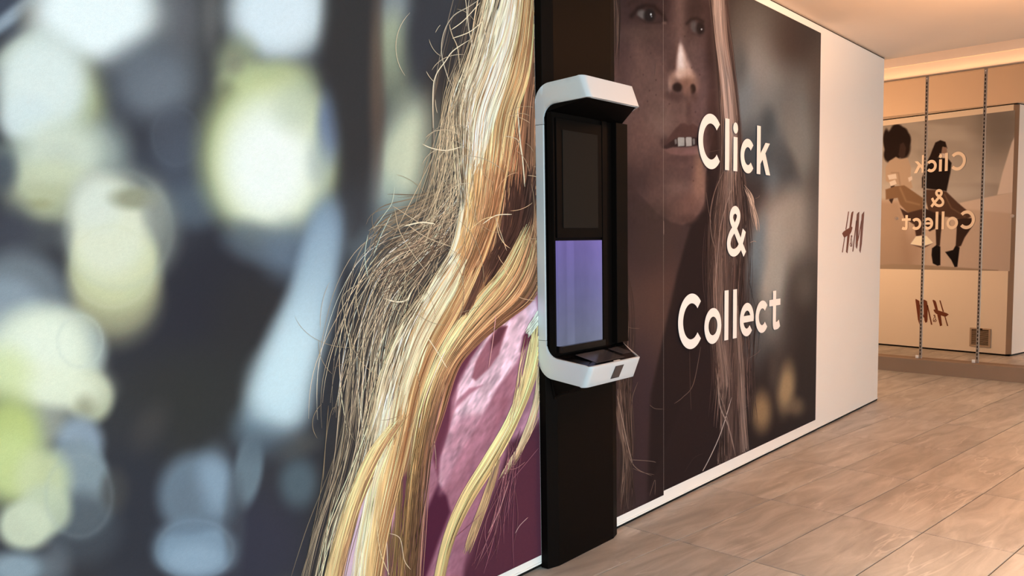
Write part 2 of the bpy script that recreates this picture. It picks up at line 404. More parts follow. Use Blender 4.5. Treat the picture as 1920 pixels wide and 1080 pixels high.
# vertical profile helper for the white shell
PX0 = 3.073
def shell(name, top, zin_back, zin_front, zout_back, zout_front, seam):
    """white band: up the column side, along the wing, round the fold, across the front, round to the right."""
    sgn = 1 if top else -1
    yb, yin, yout = WY-0.001, 2.093, 2.130            # inner edge stands further out than the outer edge
    ro, ri, sw = 0.075, 0.055, 0.044
    rows = []                                         # (outer point, inner point)
    L = yb-yout
    ss = sorted(set(list(ro*(1-np.cos(np.linspace(0, math.pi/2, 9)))) + list(sw+ri*(1-np.cos(np.linspace(0, math.pi/2, 9)))) + list(np.linspace(0.12, L-0.03, 5))))
    def zo(s):
        q = min(max(s/L, 0), 1); z = zout_back+(zout_front-zout_back)*q
        if s < ro: z -= sgn*(ro-math.sqrt(max(ro*ro-(ro-s)**2, 0)))
        return z
    def zi(s):
        q = min(max(s/L, 0), 1); z = zin_back+(zin_front-zin_back)*q
        if s < sw-1e-9: return seam
        u = s-sw
        if u < ri: z -= sgn*(ri-math.sqrt(max(ri*ri-(ri-u)**2, 0)))
        return z
    for s in ss:
        q = max(0, (s-0.12)/(L-0.12))
        yo = yb-s
        yi = yo-q*(yout-yin)
        if abs(s-sw) < 1e-9:
            rows.append(((PX0, yo, zo(s)), (PX0, yi, seam)))
        rows.append(((PX0, yo, zo(s)), (PX0, yi, zi(s))))
    r = 0.028
    for a_ in np.linspace(0, math.pi/2, 9)[1:]:       # rounded fold
        dx, dy = r*(1-math.cos(a_)), r*math.sin(a_)
        rows.append(((PX0+dx, yout+r-dy, zout_front), (PX0+dx, yin+r-dy, zin_front)))
    xr = 3.462
    for x in np.linspace(PX0+r+0.06, xr, 5):
        rows.append(((x, yout, zout_front), (x, yin, zin_front)))
    for a_ in np.linspace(0, 0.84, 5)[1:]:
        rows.append(((xr+0.02*math.sin(a_), yout+0.02*(1-math.cos(a_)), zout_front), (xr+0.02*math.sin(a_), yin+0.02*(1-math.cos(a_)), zin_front)))
    for q in np.linspace(0.15, 1, 4):
        rows.append(((xr+0.015+0.18*q, yout+0.007+0.175*q, zout_front+(zout_back-zout_front)*q), (xr+0.015+0.18*q, yin+0.007+0.207*q, zin_front+(zin_back-zin_front)*q)))
    V = []; Fc = []
    nr = 4
    for o_, i_ in rows:
        for k in range(nr+1):
            V.append(tuple(np.array(o_)+(np.array(i_)-np.array(o_))*k/nr))
    for a_ in range(len(rows)-1):
        for k in range(nr):
            q = (a_*(nr+1)+k, a_*(nr+1)+k+1, (a_+1)*(nr+1)+k+1, (a_+1)*(nr+1)+k)
            Fc.append(q if top else q[::-1])
    o = mesh(name, V, Fc, M['shell'], smooth=True)
    wd = o.modifiers.new('weld', 'WELD'); wd.merge_threshold = 0.0004
    sd = o.modifiers.new('solid', 'SOLIDIFY'); sd.thickness = 0.010; sd.offset = -1
    bv = o.modifiers.new('bevel', 'BEVEL'); bv.width = 0.0025; bv.segments = 2; bv.limit_method = 'ANGLE'; bv.angle_limit = 0.9
    es = o.modifiers.new('edges', 'EDGE_SPLIT'); es.split_angle = 1.0
    return o
hood_shell = shell('hood_shell', True, 2.085, 2.100, 2.178, 2.195, 2.008)
tray_shell = shell('tray_shell', False, 0.992, 0.954, 0.893, 0.860, 1.054)
w = MB(); w.box((PX0, WY-0.045, 1.0555), (PX0+0.010, WY-0.001, 2.0065))
side_strip = w.build('side_strip', M['shell'], bevel=0.002)
# black bodies
def plan(inset, yf):
    return [(PX0+0.0105+inset, WY-0.001), (PX0+0.0105+inset, yf+0.02), (PX0+0.034+inset, yf), (3.458, yf), (3.47, yf+0.006), (3.640-inset, 2.300), (3.640-inset, WY-0.001)]
def zlerp(y, zf, zb): return zf+(zb-zf)*min(1, max(0, (y-2.1)/0.2))
A_ = plan(0, 2.107); B_ = plan(0, 2.142)
w = MB()
w.loft([(x, y, zlerp(y, 2.103, 2.052)) for x, y in A_], [(x, y, zlerp(y, 2.190, 2.174)) for x, y in B_])
hood_body = w.build('hood_body', M['black'])
w = MB(); w.loft([(x, y, zlerp(y, 0.866, 0.892)) for x, y in B_], [(x, y, zlerp(y, 0.950, 0.998)) for x, y in A_])
tray_body = w.build('tray_body', M['piano'])
w = MB()
w.loft([(3.12, 2.325, 0.80), (3.62, 2.325, 0.80), (3.62, WY-0.05, 0.78), (3.12, WY-0.05, 0.78)],
       [(3.09, 2.16, 0.868), (3.46, 2.16, 0.868), (3.64, 2.33, 0.892), (3.09, 2.33, 0.892)])
under = w.build('tray_bracket', M['black'])
# housing behind the screens
w = MB(); w.box((3.0835, 2.302, 0.985), (3.655, WY-0.057, 2.06)); w.box((3.555, 2.272, 1.0), (3.655, 2.302, 2.055))
w.box((3.0835, 2.296, 1.0), (3.094, 2.302, 2.05)); w.box((3.462, 2.290, 1.0), (3.500, 2.302, 2.055))
housing = w.build('housing', M['black'], bevel=0.0015)
w = MB(); w.box((3.100, 2.290, 1.512), (3.455, 2.3018, 2.035)); 
upper = w.build('display_surround', M['black'], bevel=0.0015)
w = MB(); w.box((3.142, 2.2865, 1.555), (3.418, 2.2898, 1.985)); upper_screen = w.build('upper_screen', M['gap'], bevel=0.0008)
w = MB(); w.box((3.099, 2.2865, 1.030), (3.447, 2.3018, 1.499)); disp = w.build('display', M['screen'])
w = MB(); w.box((3.099, 2.268, 1.000), (3.447, 2.3018, 1.0295)); sill = w.build('display_sill', M['piano'], bevel=0.001)
# tray details
def tray_top(x, y, dz=0.0): return (x, y, zlerp(y, 0.950, 0.998)+dz)
def slab(name, x0, x1, y0, y1, m_, dz):
    w = MB(); w.loft([tray_top(x, y, 0.0002) for x, y in ((x0,y0),(x1,y0),(x1,y1),(x0,y1))], [tray_top(x, y, dz) for x, y in ((x0,y0),(x1,y0),(x1,y1),(x0,y1))])
    return w.build(name, m_, bevel=0.0006)
pad = slab('reader_plate', 3.17, 3.40, 2.135, 2.25, M['badge'], 0.0016)
strip = slab('reader_plate', 3.44, 3.52, 2.17, 2.25, M['badge'], 0.0016)
led = slab('status_mark', 3.285, 3.335, 2.114, 2.122, M['clip'], 0.0020)
def front_pt(x, f, out):                # on the sloping tray front, f = 0 bottom .. 1 top
    return (x, 2.130+(2.093-2.130)*f-out, 0.860+(0.954-0.860)*f)
w = MB(); q = [(3.262, 0.17), (3.330, 0.17), (3.338, 0.80), (3.270, 0.80)]
w.loft([front_pt(x, f, 0.0002) for x, f in q], [front_pt(x, f, 0.0022) for x, f in q])
scan = w.build('scanner_window', M['badge']); scan['label'] = 'dark square scanner window on the white tray front'
adopt(K, column, hood_shell, tray_shell, side_strip, hood_body, tray_body, under, housing, upper, disp, sill)
def adopt2(par, *kids):
    for k in kids:
        k.parent = par; k.matrix_parent_inverse = Matrix.Translation(K.location).inverted() if par is K else Matrix.Identity(4)
bpy.context.view_layer.update()
def sub(par, *kids):
    for k in kids:
        k.parent = par; k.matrix_parent_inverse = par.matrix_world.inverted()
sub(upper, upper_screen); sub(tray_body, pad, strip, led); sub(tray_shell, scan)
disp['label'] = 'glowing lavender display'

# ------------------------------------------------------------------ lettering
def arc_poly(cx, cz, rx, rz, st, a0, a1, n=40):
    """flat ring section, outer radii rx/rz, stroke st; angles in degrees."""
    A = [(math.radians(a)) for a in np.linspace(a0, a1, n)]
    return ([(cx+rx*math.cos(a), cz+rz*math.sin(a)) for a in A], [(cx+(rx-st)*math.cos(a), cz+(rz-st)*math.sin(a)) for a in A])
def stroke(pts, st):
    P = np.array(pts, float); T = np.gradient(P, axis=0); T /= np.linalg.norm(T, axis=1)[:, None]+1e-9
    N = np.stack([-T[:, 1], T[:, 0]], 1)*st/2
    return (list(map(tuple, P+N)), list(map(tuple, P-N)))
def catmull(pts, n=10):
    P = [pts[0]]+list(pts)+[pts[-1]]; out = []
    for i in range(1, len(P)-2):
        a, b_, c_, d_ = [np.array(x, float) for x in P[i-1:i+3]]
        for t in np.linspace(0, 1, n, endpoint=False):
            out.append(0.5*((2*b_)+(c_-a)*t+(2*a-5*b_+4*c_-d_)*t*t+(3*b_-a-3*c_+d_)*t**3))
    out.append(np.array(P[-2], float)); return np.array(out)
def bar(x0, x1, z0, z1): return ([(x0, z0), (x0, z1)], [(x1, z0), (x1, z1)])
ST = 0.052
def letter(ch, x0, x1, zb, xh, cap):
    w_ = x1-x0; cx = (x0+x1)/2
    if ch == 'C':
        return [arc_poly(x0+cap*0.5*1.02, zb+cap/2, cap*0.51, cap/2+0.006, ST+0.004, 43, 317)]
    if ch == 'o': return [arc_poly(cx, zb+xh/2, w_/2, xh/2+0.004, ST, 0, 360, 48)]
    if ch == 'c': return [arc_poly(x0+xh*0.52, zb+xh/2, xh*0.52, xh/2+0.004, ST, 42, 318)]
    if ch == 'e':
        return [arc_poly(cx, zb+xh/2, w_/2, xh/2+0.004, ST-0.002, -2, 316), bar(x0+0.02, x1-0.004, zb+xh*0.42, zb+xh*0.42+0.042)]
    if ch == 'l': return [bar(x0, x1, zb, zb+cap)]
    if ch == 'i': return [bar(x0, x1, zb, zb+xh), arc_poly(cx, zb+xh+0.055, 0.033, 0.034, 0.033, 0, 360, 24)]
    if ch == 'k':
        xs = x0+ST+0.004
        return [bar(x0, xs, zb, zb+cap), ([(xs-0.004, zb+xh*0.36), (x1-0.068, zb+xh)], [(xs-0.004, zb+xh*0.68), (x1-0.004, zb+xh)][::1]) if False else
                ([(xs-0.005, zb+xh*0.62), (x1-0.075, zb+xh)], [(xs-0.005, zb+xh*0.30), (x1-0.006, zb+xh)]),
                ([(xs+0.022, zb+xh*0.56), (x1-0.064, zb)], [(xs+0.072, zb+xh*0.70), (x1+0.002, zb)])]
    if ch == 't':
        xs = x0+w_*0.33
        pts = [(xs+ST/2, zb+xh*1.28), (xs+ST/2, zb+xh*0.5), (xs+ST/2, zb+xh*0.24), (xs+ST*0.62, zb+xh*0.12), (xs+ST, zb+ST*0.47), (xs+ST*1.6, zb+ST*0.5), (x1-0.012, zb+ST*0.75)]
        return [stroke(catmull(pts, 6), ST), bar(x0, x1, zb+xh-0.044, zb+xh)]
    if ch == '&':
        h = cap; X = lambda u: x0+u*w_; Z = lambda v: zb+v*h
        pts = [(X(0.98), Z(0.03)), (X(0.72), Z(0.28)), (X(0.42), Z(0.56)), (X(0.25), Z(0.74)), (X(0.29), Z(0.88)), (X(0.46), Z(0.93)), (X(0.61), Z(0.86)), (X(0.60), Z(0.73)),
               (X(0.42), Z(0.57)), (X(0.20), Z(0.42)), (X(0.11), Z(0.25)), (X(0.20), Z(0.11)), (X(0.42), Z(0.07)), (X(0.66), Z(0.15)), (X(0.82), Z(0.33)), (X(0.94), Z(0.52))]
        return [stroke(catmull(pts, 7), ST-0.004)]
TEXT = [('C', 4.595, 4.888, 1.914, 0), ('l', 4.942, 4.998, 1.914, 0), ('i', 5.058, 5.114, 1.914, 0), ('c', 5.160, 5.365, 1.914, 0), ('k', 5.407, 5.617, 1.914, 0),
        ('&', 4.969, 5.238, 1.387, 0),
        ('C', 4.356, 4.640, 0.868, 0), ('o', 4.677, 4.900, 0.868, 0), ('l', 4.945, 4.999, 0.868, 0), ('l', 5.066, 5.120, 0.868, 0), ('e', 5.167, 5.379, 0.868, 0),
        ('c', 5.406, 5.602, 0.868, 0), ('t', 5.630, 5.818, 0.868, 0)]
NAMES = {'&': 'ampersand'}
def raise_letter(name, strips, fn, m_, thick):
    """fn maps layout (x, z, depth) to the world."""
    w = MB()
    for A, B in strips:
        k = len(A)
        si = strips.index((A, B)) if len(strips) > 1 else 0
        th = [thick*(1+0.35*si+0.5*i/k) for i in range(k)]      # laps never share a plane
        f0 = [fn(*p, h) for p, h in zip(A, th)]; f1 = [fn(*p, h) for p, h in zip(B, th)]
        b0 = [fn(*p, 0.0) for p in A]; b1 = [fn(*p, 0.0) for p in B]
        V = f0+f1+b0+b1; Fc = []
        for i in range(k-1):
            Fc += [(i, i+1, k+i+1, k+i), (2*k+i, 2*k+i+1, i+1, i), (k+i, k+i+1, 3*k+i+1, 3*k+i)]
        Fc += [(0, k, 3*k, 2*k), (k-1, 2*k+k-1, 3*k+k-1, k+k-1)]
        w.add(V, Fc)
    return w.build(name, m_)
T1 = empty('vinyl_lettering', (5.0, WY-0.01, 0.868))
for ch, x0, x1, zb, _ in TEXT:
    st_ = letter(ch, x0, x1, zb, 0.209, 0.310)
    o = raise_letter('letter_'+NAMES.get(ch, ch.lower()), st_, lambda x, z, d: (x, WY-0.0078-d, z), M['vinyl'], 0.0012)
    adopt(T1, o)
tag(T1, 'large white Click & Collect lettering across the dark portrait mural', 'lettering')
EX = XC+0.0012
def to_end(x, z, d):                    # the same words, smaller, on the end face poster
    y = 2.850+(x-4.356)*0.655
    z2 = 2.318+(z-1.914)*0.735 if z > 1.75 else (1.990+(z-1.56)*0.735 if z > 1.3 else 1.575+(z-0.868)*0.735)
    return (EX+0.004+d, y, z2)
T2 = empty('vinyl_lettering', (XC+0.005, 3.3, 1.57))
for ch, x0, x1, zb, _ in TEXT:
    dx = (4.560-4.595) if zb > 1.8 else (-0.02 if zb > 1.2 else 0)
    st_ = letter(ch, x0+dx, x1+dx, zb, 0.209, 0.310)
    o = raise_letter('letter_'+NAMES.get(ch, ch.lower()), st_, to_end, M['vinyl'], 0.0012)
    adopt(T2, o)
tag(T2, 'smaller Click & Collect lettering over the two seated women, seen reversed in the mirror', 'lettering')

# brush-stroke logo, drawn once and used on both faces
LG = dict(letter_h=[[(272,150),(285,150),(240,455),(226,455)], [(205,588),(216,588),(180,840),(167,840)],
        [(318,210),(330,165),(355,143),(358,165),(322,412),(290,432)],
        [(170,520),(190,492),(230,462),(290,425),(335,405),(342,425),(325,490),(300,535),(270,548),(208,592),(192,570)], [(258,552),(298,538),(258,855),(235,830)]],
    letter_m=[[(404,300),(418,300),(357,825),(342,825)], [(418,195),(435,170),(458,153),(455,240),(441,560),(430,720),(417,782),(400,750),(398,690),(406,330)],
        [(434,620),(446,560),(490,300),(500,330),(452,590),(438,650)], [(500,200),(540,150),(541,190),(500,700),(477,850),(460,810)]])
def logo_xz(q): P = on_wall((1560+q[0]/9.0, 380+q[1]/9.0)); return P[0], P[2]
def build_logo(name, loc, fn):
    r = empty(name, loc)
    for nm, polys in LG.items():
        w = MB()
        for pl in polys:
            A = [logo_xz(q) for q in pl]
            w.loft([fn(*q, 0.0) for q in A], [fn(*q, 0.0015) for q in A])
        adopt(r, w.build(nm, M['logo']))
    pts = [(338,735),(322,700),(312,660),(318,600),(332,575),(334,560),(322,560),(320,585),(330,640),(336,690),(330,725),(312,735),(302,705),(315,668)]
    o = raise_letter('ampersand', [stroke(catmull([logo_xz(q) for q in pts], 5), 0.0075)], fn, M['logo'], 0.0015)
    adopt(r, o)
    return r
lo = build_logo('wall_logo', (7.33, WY-0.002, 1.3), lambda x, z, d: (x, WY-0.0003-d, z))
tag(lo, 'red-brown brush-stroke H&M logo on the white wall beside the mural', 'logo')
lx0, lz0 = logo_xz((167, 840)); lx1, lz1 = logo_xz((541, 150))
lo2 = build_logo('wall_logo', (XC+0.002, 3.35, 0.33), lambda x, z, d: (XC+0.0003+d, 3.150+(x-lx0)/(lx1-lx0)*0.445, 0.325+(z-lz0)/(lz1-lz0)*0.335))
tag(lo2, 'red H&M logo under the seated women poster, seen reversed in the mirror', 'logo')

# ------------------------------------------------------------------ vent grille on the end face
V = empty('vent_grille', (XC, 2.745, 0.09))
w = MB()
for a, b_ in (((2.617, 0.088), (2.872, 0.108)), ((2.617, 0.306), (2.872, 0.326)), ((2.617, 0.108), (2.640, 0.306)), ((2.849, 0.108), (2.872, 0.306))):
    w.box((XC+0.0003, a[0], a[1]), (XC+0.012, b_[0], b_[1]))
fr = w.build('frame', M['grille'], bevel=0.002)
w = MB()
for i in range(13):
    z = 0.113+i*0.0148
    w.loft([(XC+0.003, 2.640, z), (XC+0.010, 2.640, z-0.004), (XC+0.010, 2.640, z-0.0015), (XC+0.003, 2.640, z+0.0025)],
           [(XC+0.003, 2.849, z), (XC+0.010, 2.849, z-0.004), (XC+0.010, 2.849, z-0.0015), (XC+0.003, 2.849, z+0.0025)])
sl = tag(w.build('louvres', M['grille']), kind='stuff')
w = MB(); w.box((XC+0.0003, 2.640, 0.108), (XC+0.0012, 2.849, 0.306)); bk = w.build('duct_back', M['slot'])
w = MB(); w.box((XC+0.012, 2.715, 0.309), (XC+0.016, 2.765, 0.323)); lt = w.build('latch', M['slot'])
adopt(V, fr, sl, bk, lt)
tag(V, 'square grey louvred vent low on the end wall, seen in the mirror', 'vent')

#@@MURALS@@
END_ILL = (0.88, 0.48, 0.25)
# ------------------------------------------------------------------ printed murals (colours of the print, laid out in image pixel coordinates)
ILL_X = [0.9, 2.0, 3.0, 3.8, 5.0, 6.5]
ILL_R = [1.12, 1.10, 1.06, 1.40, 1.44, 1.42]
ILL_G = [1.24, 1.17, 1.06, 1.22, 1.14, 0.95]
ILL_B = [1.25, 1.16, 1.02, 1.06, 0.87, 0.69]
def lin(c):
    c = np.clip(np.asarray(c, float)/255.0, 0, 1)
    return np.where(c <= 0.04045, c/12.92, ((c+0.055)/1.055)**2.4)
def ink(rgb, X):                        # photographed colour -> reflectance of the ink at wall position X
    L = np.stack([np.interp(X, ILL_X, q) for q in (ILL_R, ILL_G, ILL_B)], -1)
    return np.clip(lin(rgb)/L, 0.002, 0.95)
def sstep(a, b_, x):
    t = np.clip((x-a)/(b_-a), 0, 1); return t*t*(3-2*t)
class Sheet:
    def __init__(s, px, py, base):
        s.x, s.y = px, py
        s.c = np.empty(px.shape+(3,)); s.c[:] = base
    def mix(s, a, col):
        s.c += (np.asarray(col, float)-s.c)*a[..., None]
    def blob(s, cx, cy, rx, ry, col, soft=0.5, al=1.0, ang=0.0):
        m_ = (np.abs(s.x-cx) < (rx+ry)*(1+soft)*1.05+5) & (np.abs(s.y-cy) < (rx+ry)*(1+soft)*1.05+5)
        if not m_.any(): return
        dx, dy = s.x[m_]-cx, s.y[m_]-cy
        ca, sa = math.cos(math.radians(ang)), math.sin(math.radians(ang))
        d = np.sqrt(((dx*ca+dy*sa)/rx)**2+((-dx*sa+dy*ca)/ry)**2)
        a = al*(1-sstep(1-soft, 1+soft, d))
        s.c[m_] += (np.asarray(col, float)-s.c[m_])*a[:, None]
    def ring(s, cx, cy, rx, ry, col, wd=0.08, al=0.5):
        d = np.sqrt(((s.x-cx)/rx)**2+((s.y-cy)/ry)**2)
        s.mix(al*np.exp(-((d-1)/wd)**2), col)
    def poly(s, pts, col, soft=3.0, al=1.0):
        P = np.array(pts, float)
        x0, y0 = P.min(0)-soft*2; x1, y1 = P.max(0)+soft*2
        m_ = (s.x > x0) & (s.x < x1) & (s.y > y0) & (s.y < y1)
        if not m_.any(): return
        X, Y = s.x[m_], s.y[m_]
        inside = np.zeros(X.shape, bool); dist = np.full(X.shape, 1e9)
        for i in range(len(P)):
            (ax, ay), (bx, by) = P[i], P[(i+1) % len(P)]
            ex, ey = bx-ax, by-ay
            t = np.clip(((X-ax)*ex+(Y-ay)*ey)/(ex*ex+ey*ey+1e-9), 0, 1)
            dist = np.minimum(dist, np.hypot(X-ax-t*ex, Y-ay-t*ey))
            cr = ((ay > Y) != (by > Y)) & (X < ex*(Y-ay)/(by-ay+1e-12)+ax)
            inside ^= cr
        sd = np.where(inside, dist, -dist)
        a = al*sstep(-soft, soft, sd)
        s.c[m_] += (np.asarray(col, float)-s.c[m_])*a[:, None]
    def line(s, pts, col, wd, al=1.0):
        P = np.array(pts, float); dist = np.full(s.x.shape, 1e9)
        for i in range(len(P)-1):
            (ax, ay), (bx, by) = P[i], P[i+1]; ex, ey = bx-ax, by-ay
            t = np.clip(((s.x-ax)*ex+(s.y-ay)*ey)/(ex*ex+ey*ey+1e-9), 0, 1)
            dist = np.minimum(dist, np.hypot(s.x-ax-t*ex, s.y-ay-t*ey))
        s.mix(al*np.exp(-(dist/wd)**2), col)
def vnoise(x, y, seed=0):               # smooth value noise in -1..1
    xi, yi = np.floor(x).astype(np.int64), np.floor(y).astype(np.int64)
    fx, fy = x-xi, y-yi; fx = fx*fx*(3-2*fx); fy = fy*fy*(3-2*fy)
    def h(a, b_):
        n = (a*374761393+b_*668265263+seed*144665) & 0x7fffffff
        n = ((n ^ (n >> 13))*1274126177) & 0x7fffffff
        return ((n ^ (n >> 16)) & 0xffff)/32767.5-1
    return (h(xi, yi)*(1-fx)+h(xi+1, yi)*fx)*(1-fy)+(h(xi, yi+1)*(1-fx)+h(xi+1, yi+1)*fx)*fy
def grid(xs, zs, y):
    X, Z = np.meshgrid(xs, zs)
    V = np.stack([X.ravel(), np.full(X.size, y), Z.ravel()], 1)
    nx, nz = len(xs), len(zs)
    i = np.arange(nx-1)[None, :]+np.arange(nz-1)[:, None]*nx
    Q = np.stack([i, i+1, i+nx+1, i+nx], -1).reshape(-1, 4)
    px, py = to_pixel(V)
    return V, Q, px, py
def wallpts(q, depth):                  # image pixels (N,2) -> wall points
    d = FW*F_PX+np.outer(q[:, 0]-960-CX, RT)-np.outer(q[:, 1]-540-CY, UP)
    return CAM+d*((WY-depth)/d[:, 1])[:, None]
class Hair:
    """printed strands: thin flat ribbons of ink lying on the sheet."""
    def __init__(s, inside): s.V = []; s.C = []; s.Q = []; s.n = 0; s.layer = 0.0007; s.inside = inside
    def strand(s, P, w, col, depth):
        P = np.asarray(P, float); k = len(P)
        T = np.gradient(P, axis=0); T /= np.linalg.norm(T, axis=1)[:, None]+1e-9
        N = np.stack([-T[:, 1], T[:, 0]], 1)
        u = np.linspace(0, 1, k)
        ww = w*np.clip(np.minimum(u*5+0.25, (1-u)*5+0.25), 0, 1)
        A, B = P+N*ww[:, None]/2, P-N*ww[:, None]/2
        q = np.empty((2*k, 2)); q[0::2] = A; q[1::2] = B
        c = np.repeat(np.broadcast_to(np.asarray(col, float), (k, 3)), 2, 0)
        V = wallpts(q, depth)
        ok = s.inside(V); ok = ok[0::2] & ok[1::2]; ok = ok[:-1] & ok[1:]
        if not ok.any(): return
        b_ = (s.n+2*np.arange(k-1))[ok]
        s.V.append(V); s.C.append(ink(c, V[:, 0])); s.Q.append(np.stack([b_, b_+1, b_+3, b_+2], 1)); s.n += 2*k
    def lock(s, left, right, n, pal, w=(0.9, 2.0), wob=3.0, seg=26, span=(0.35, 1.0), tpow=1.0, fan=0.0, jit=0.10, bright=0.16, along=None, lohi=(0, 1)):
        """strands running between two guide lines; pal = colours from left to right."""
        L, R_ = catmull(left, 8), catmull(right, 8)
        def res(P):
            dd = np.r_[0, np.cumsum(np.linalg.norm(np.diff(P, axis=0), axis=1))]; dd /= dd[-1]
            return lambda u: np.stack([np.interp(u, dd, P[:, 0]), np.interp(u, dd, P[:, 1])], 1)
        fL, fR = res(L), res(R_)
        pal = np.array(pal, float)
        s.layer += 0.00012
        for _ in range(n):
            t = RNG.random()**tpow
            ln = RNG.uniform(*span); u0 = RNG.uniform(lohi[0], max(lohi[0], lohi[1]-ln)); u1 = min(1, u0+ln)
            u = np.linspace(u0, u1, seg)
            tt = t+RNG.normal(0, jit)*(u-u0)+RNG.normal(0, fan)*(u-u0)**2
            P = fL(u)*(1-tt)[:, None]+fR(u)*tt[:, None]
            a1, a2 = RNG.normal(0, wob, 2); ph = RNG.uniform(0, 6.28); fq = RNG.uniform(3, 9)
            P[:, 0] += a1*np.sin(u*fq+ph); P[:, 1] += 0.4*a2*np.cos(u*fq*0.7+ph)
            k = np.clip(t+RNG.normal(0, 0.14), 0, 1)*(len(pal)-1); i = int(min(k, len(pal)-2)); c = pal[i]+(pal[i+1]-pal[i])*(k-i)
            g = 1+RNG.normal(0, bright)
            cc = np.clip(c*g, 8, 255)[None, :]*np.ones((seg, 1))
            if along is not None:
                cc = np.clip(cc*np.interp(u, *along)[:, None], 5, 255)
            cc *= (1+0.10*np.sin(u*RNG.uniform(6, 20)+ph))[:, None]
            s.strand(P, RNG.uniform(*w), np.clip(cc, 5, 255), s.layer+RNG.random()*0.00010)
    def curl(s, n, box, col, size=(12, 45), w=(0.8, 1.3)):
        s.layer += 0.00010
        for _ in range(n):
            x, y = RNG.uniform(box[0], box[2]), RNG.uniform(box[1], box[3])
            r = RNG.uniform(*size); a0 = RNG.uniform(0, 6.28); sw = RNG.uniform(0.4, 1.5)*RNG.choice([-1, 1])
            a = np.linspace(a0, a0+sw, 14)
            P = np.stack([x+r*np.cos(a)*RNG.uniform(.5, 1.2), y+r*np.sin(a)*RNG.uniform(.6, 1.6)], 1)
            s.strand(P, RNG.uniform(*w), np.clip(np.array(col)*(1+RNG.normal(0, .12)), 5, 255), s.layer+RNG.random()*1e-4)
    def line(s, pts, w, col, n=12):
        s.layer += 0.00001
        s.strand(catmull(pts, n), w, col, s.layer)
    def build(s, name, parent):
        o = quadmesh(name, np.concatenate(s.V), np.concatenate(s.Q), np.concatenate(s.C), PRINT)
        adopt(parent, o); return tag(o, kind='stuff')

# ---- left mural: bokeh, blond hair, mauve blouse
zs = np.linspace(0.060, 2.96, 760)
xs = np.concatenate([np.linspace(-1.3, 0.8, 90)[:-1], np.linspace(0.8, 2.05, 200)[:-1], np.linspace(2.05, 3.0765, 330)])
V, Q, px, py = grid(xs, zs, WY-0.0006)
B = Sheet(px, py, (56, 57, 64))
B.mix(0.5*sstep(-1, 1, vnoise(px/170, py/210, 3)), (66, 66, 66))
B.mix(0.30*sstep(0, 1, vnoise(px/120+9, py/160, 5)), (78, 82, 92))
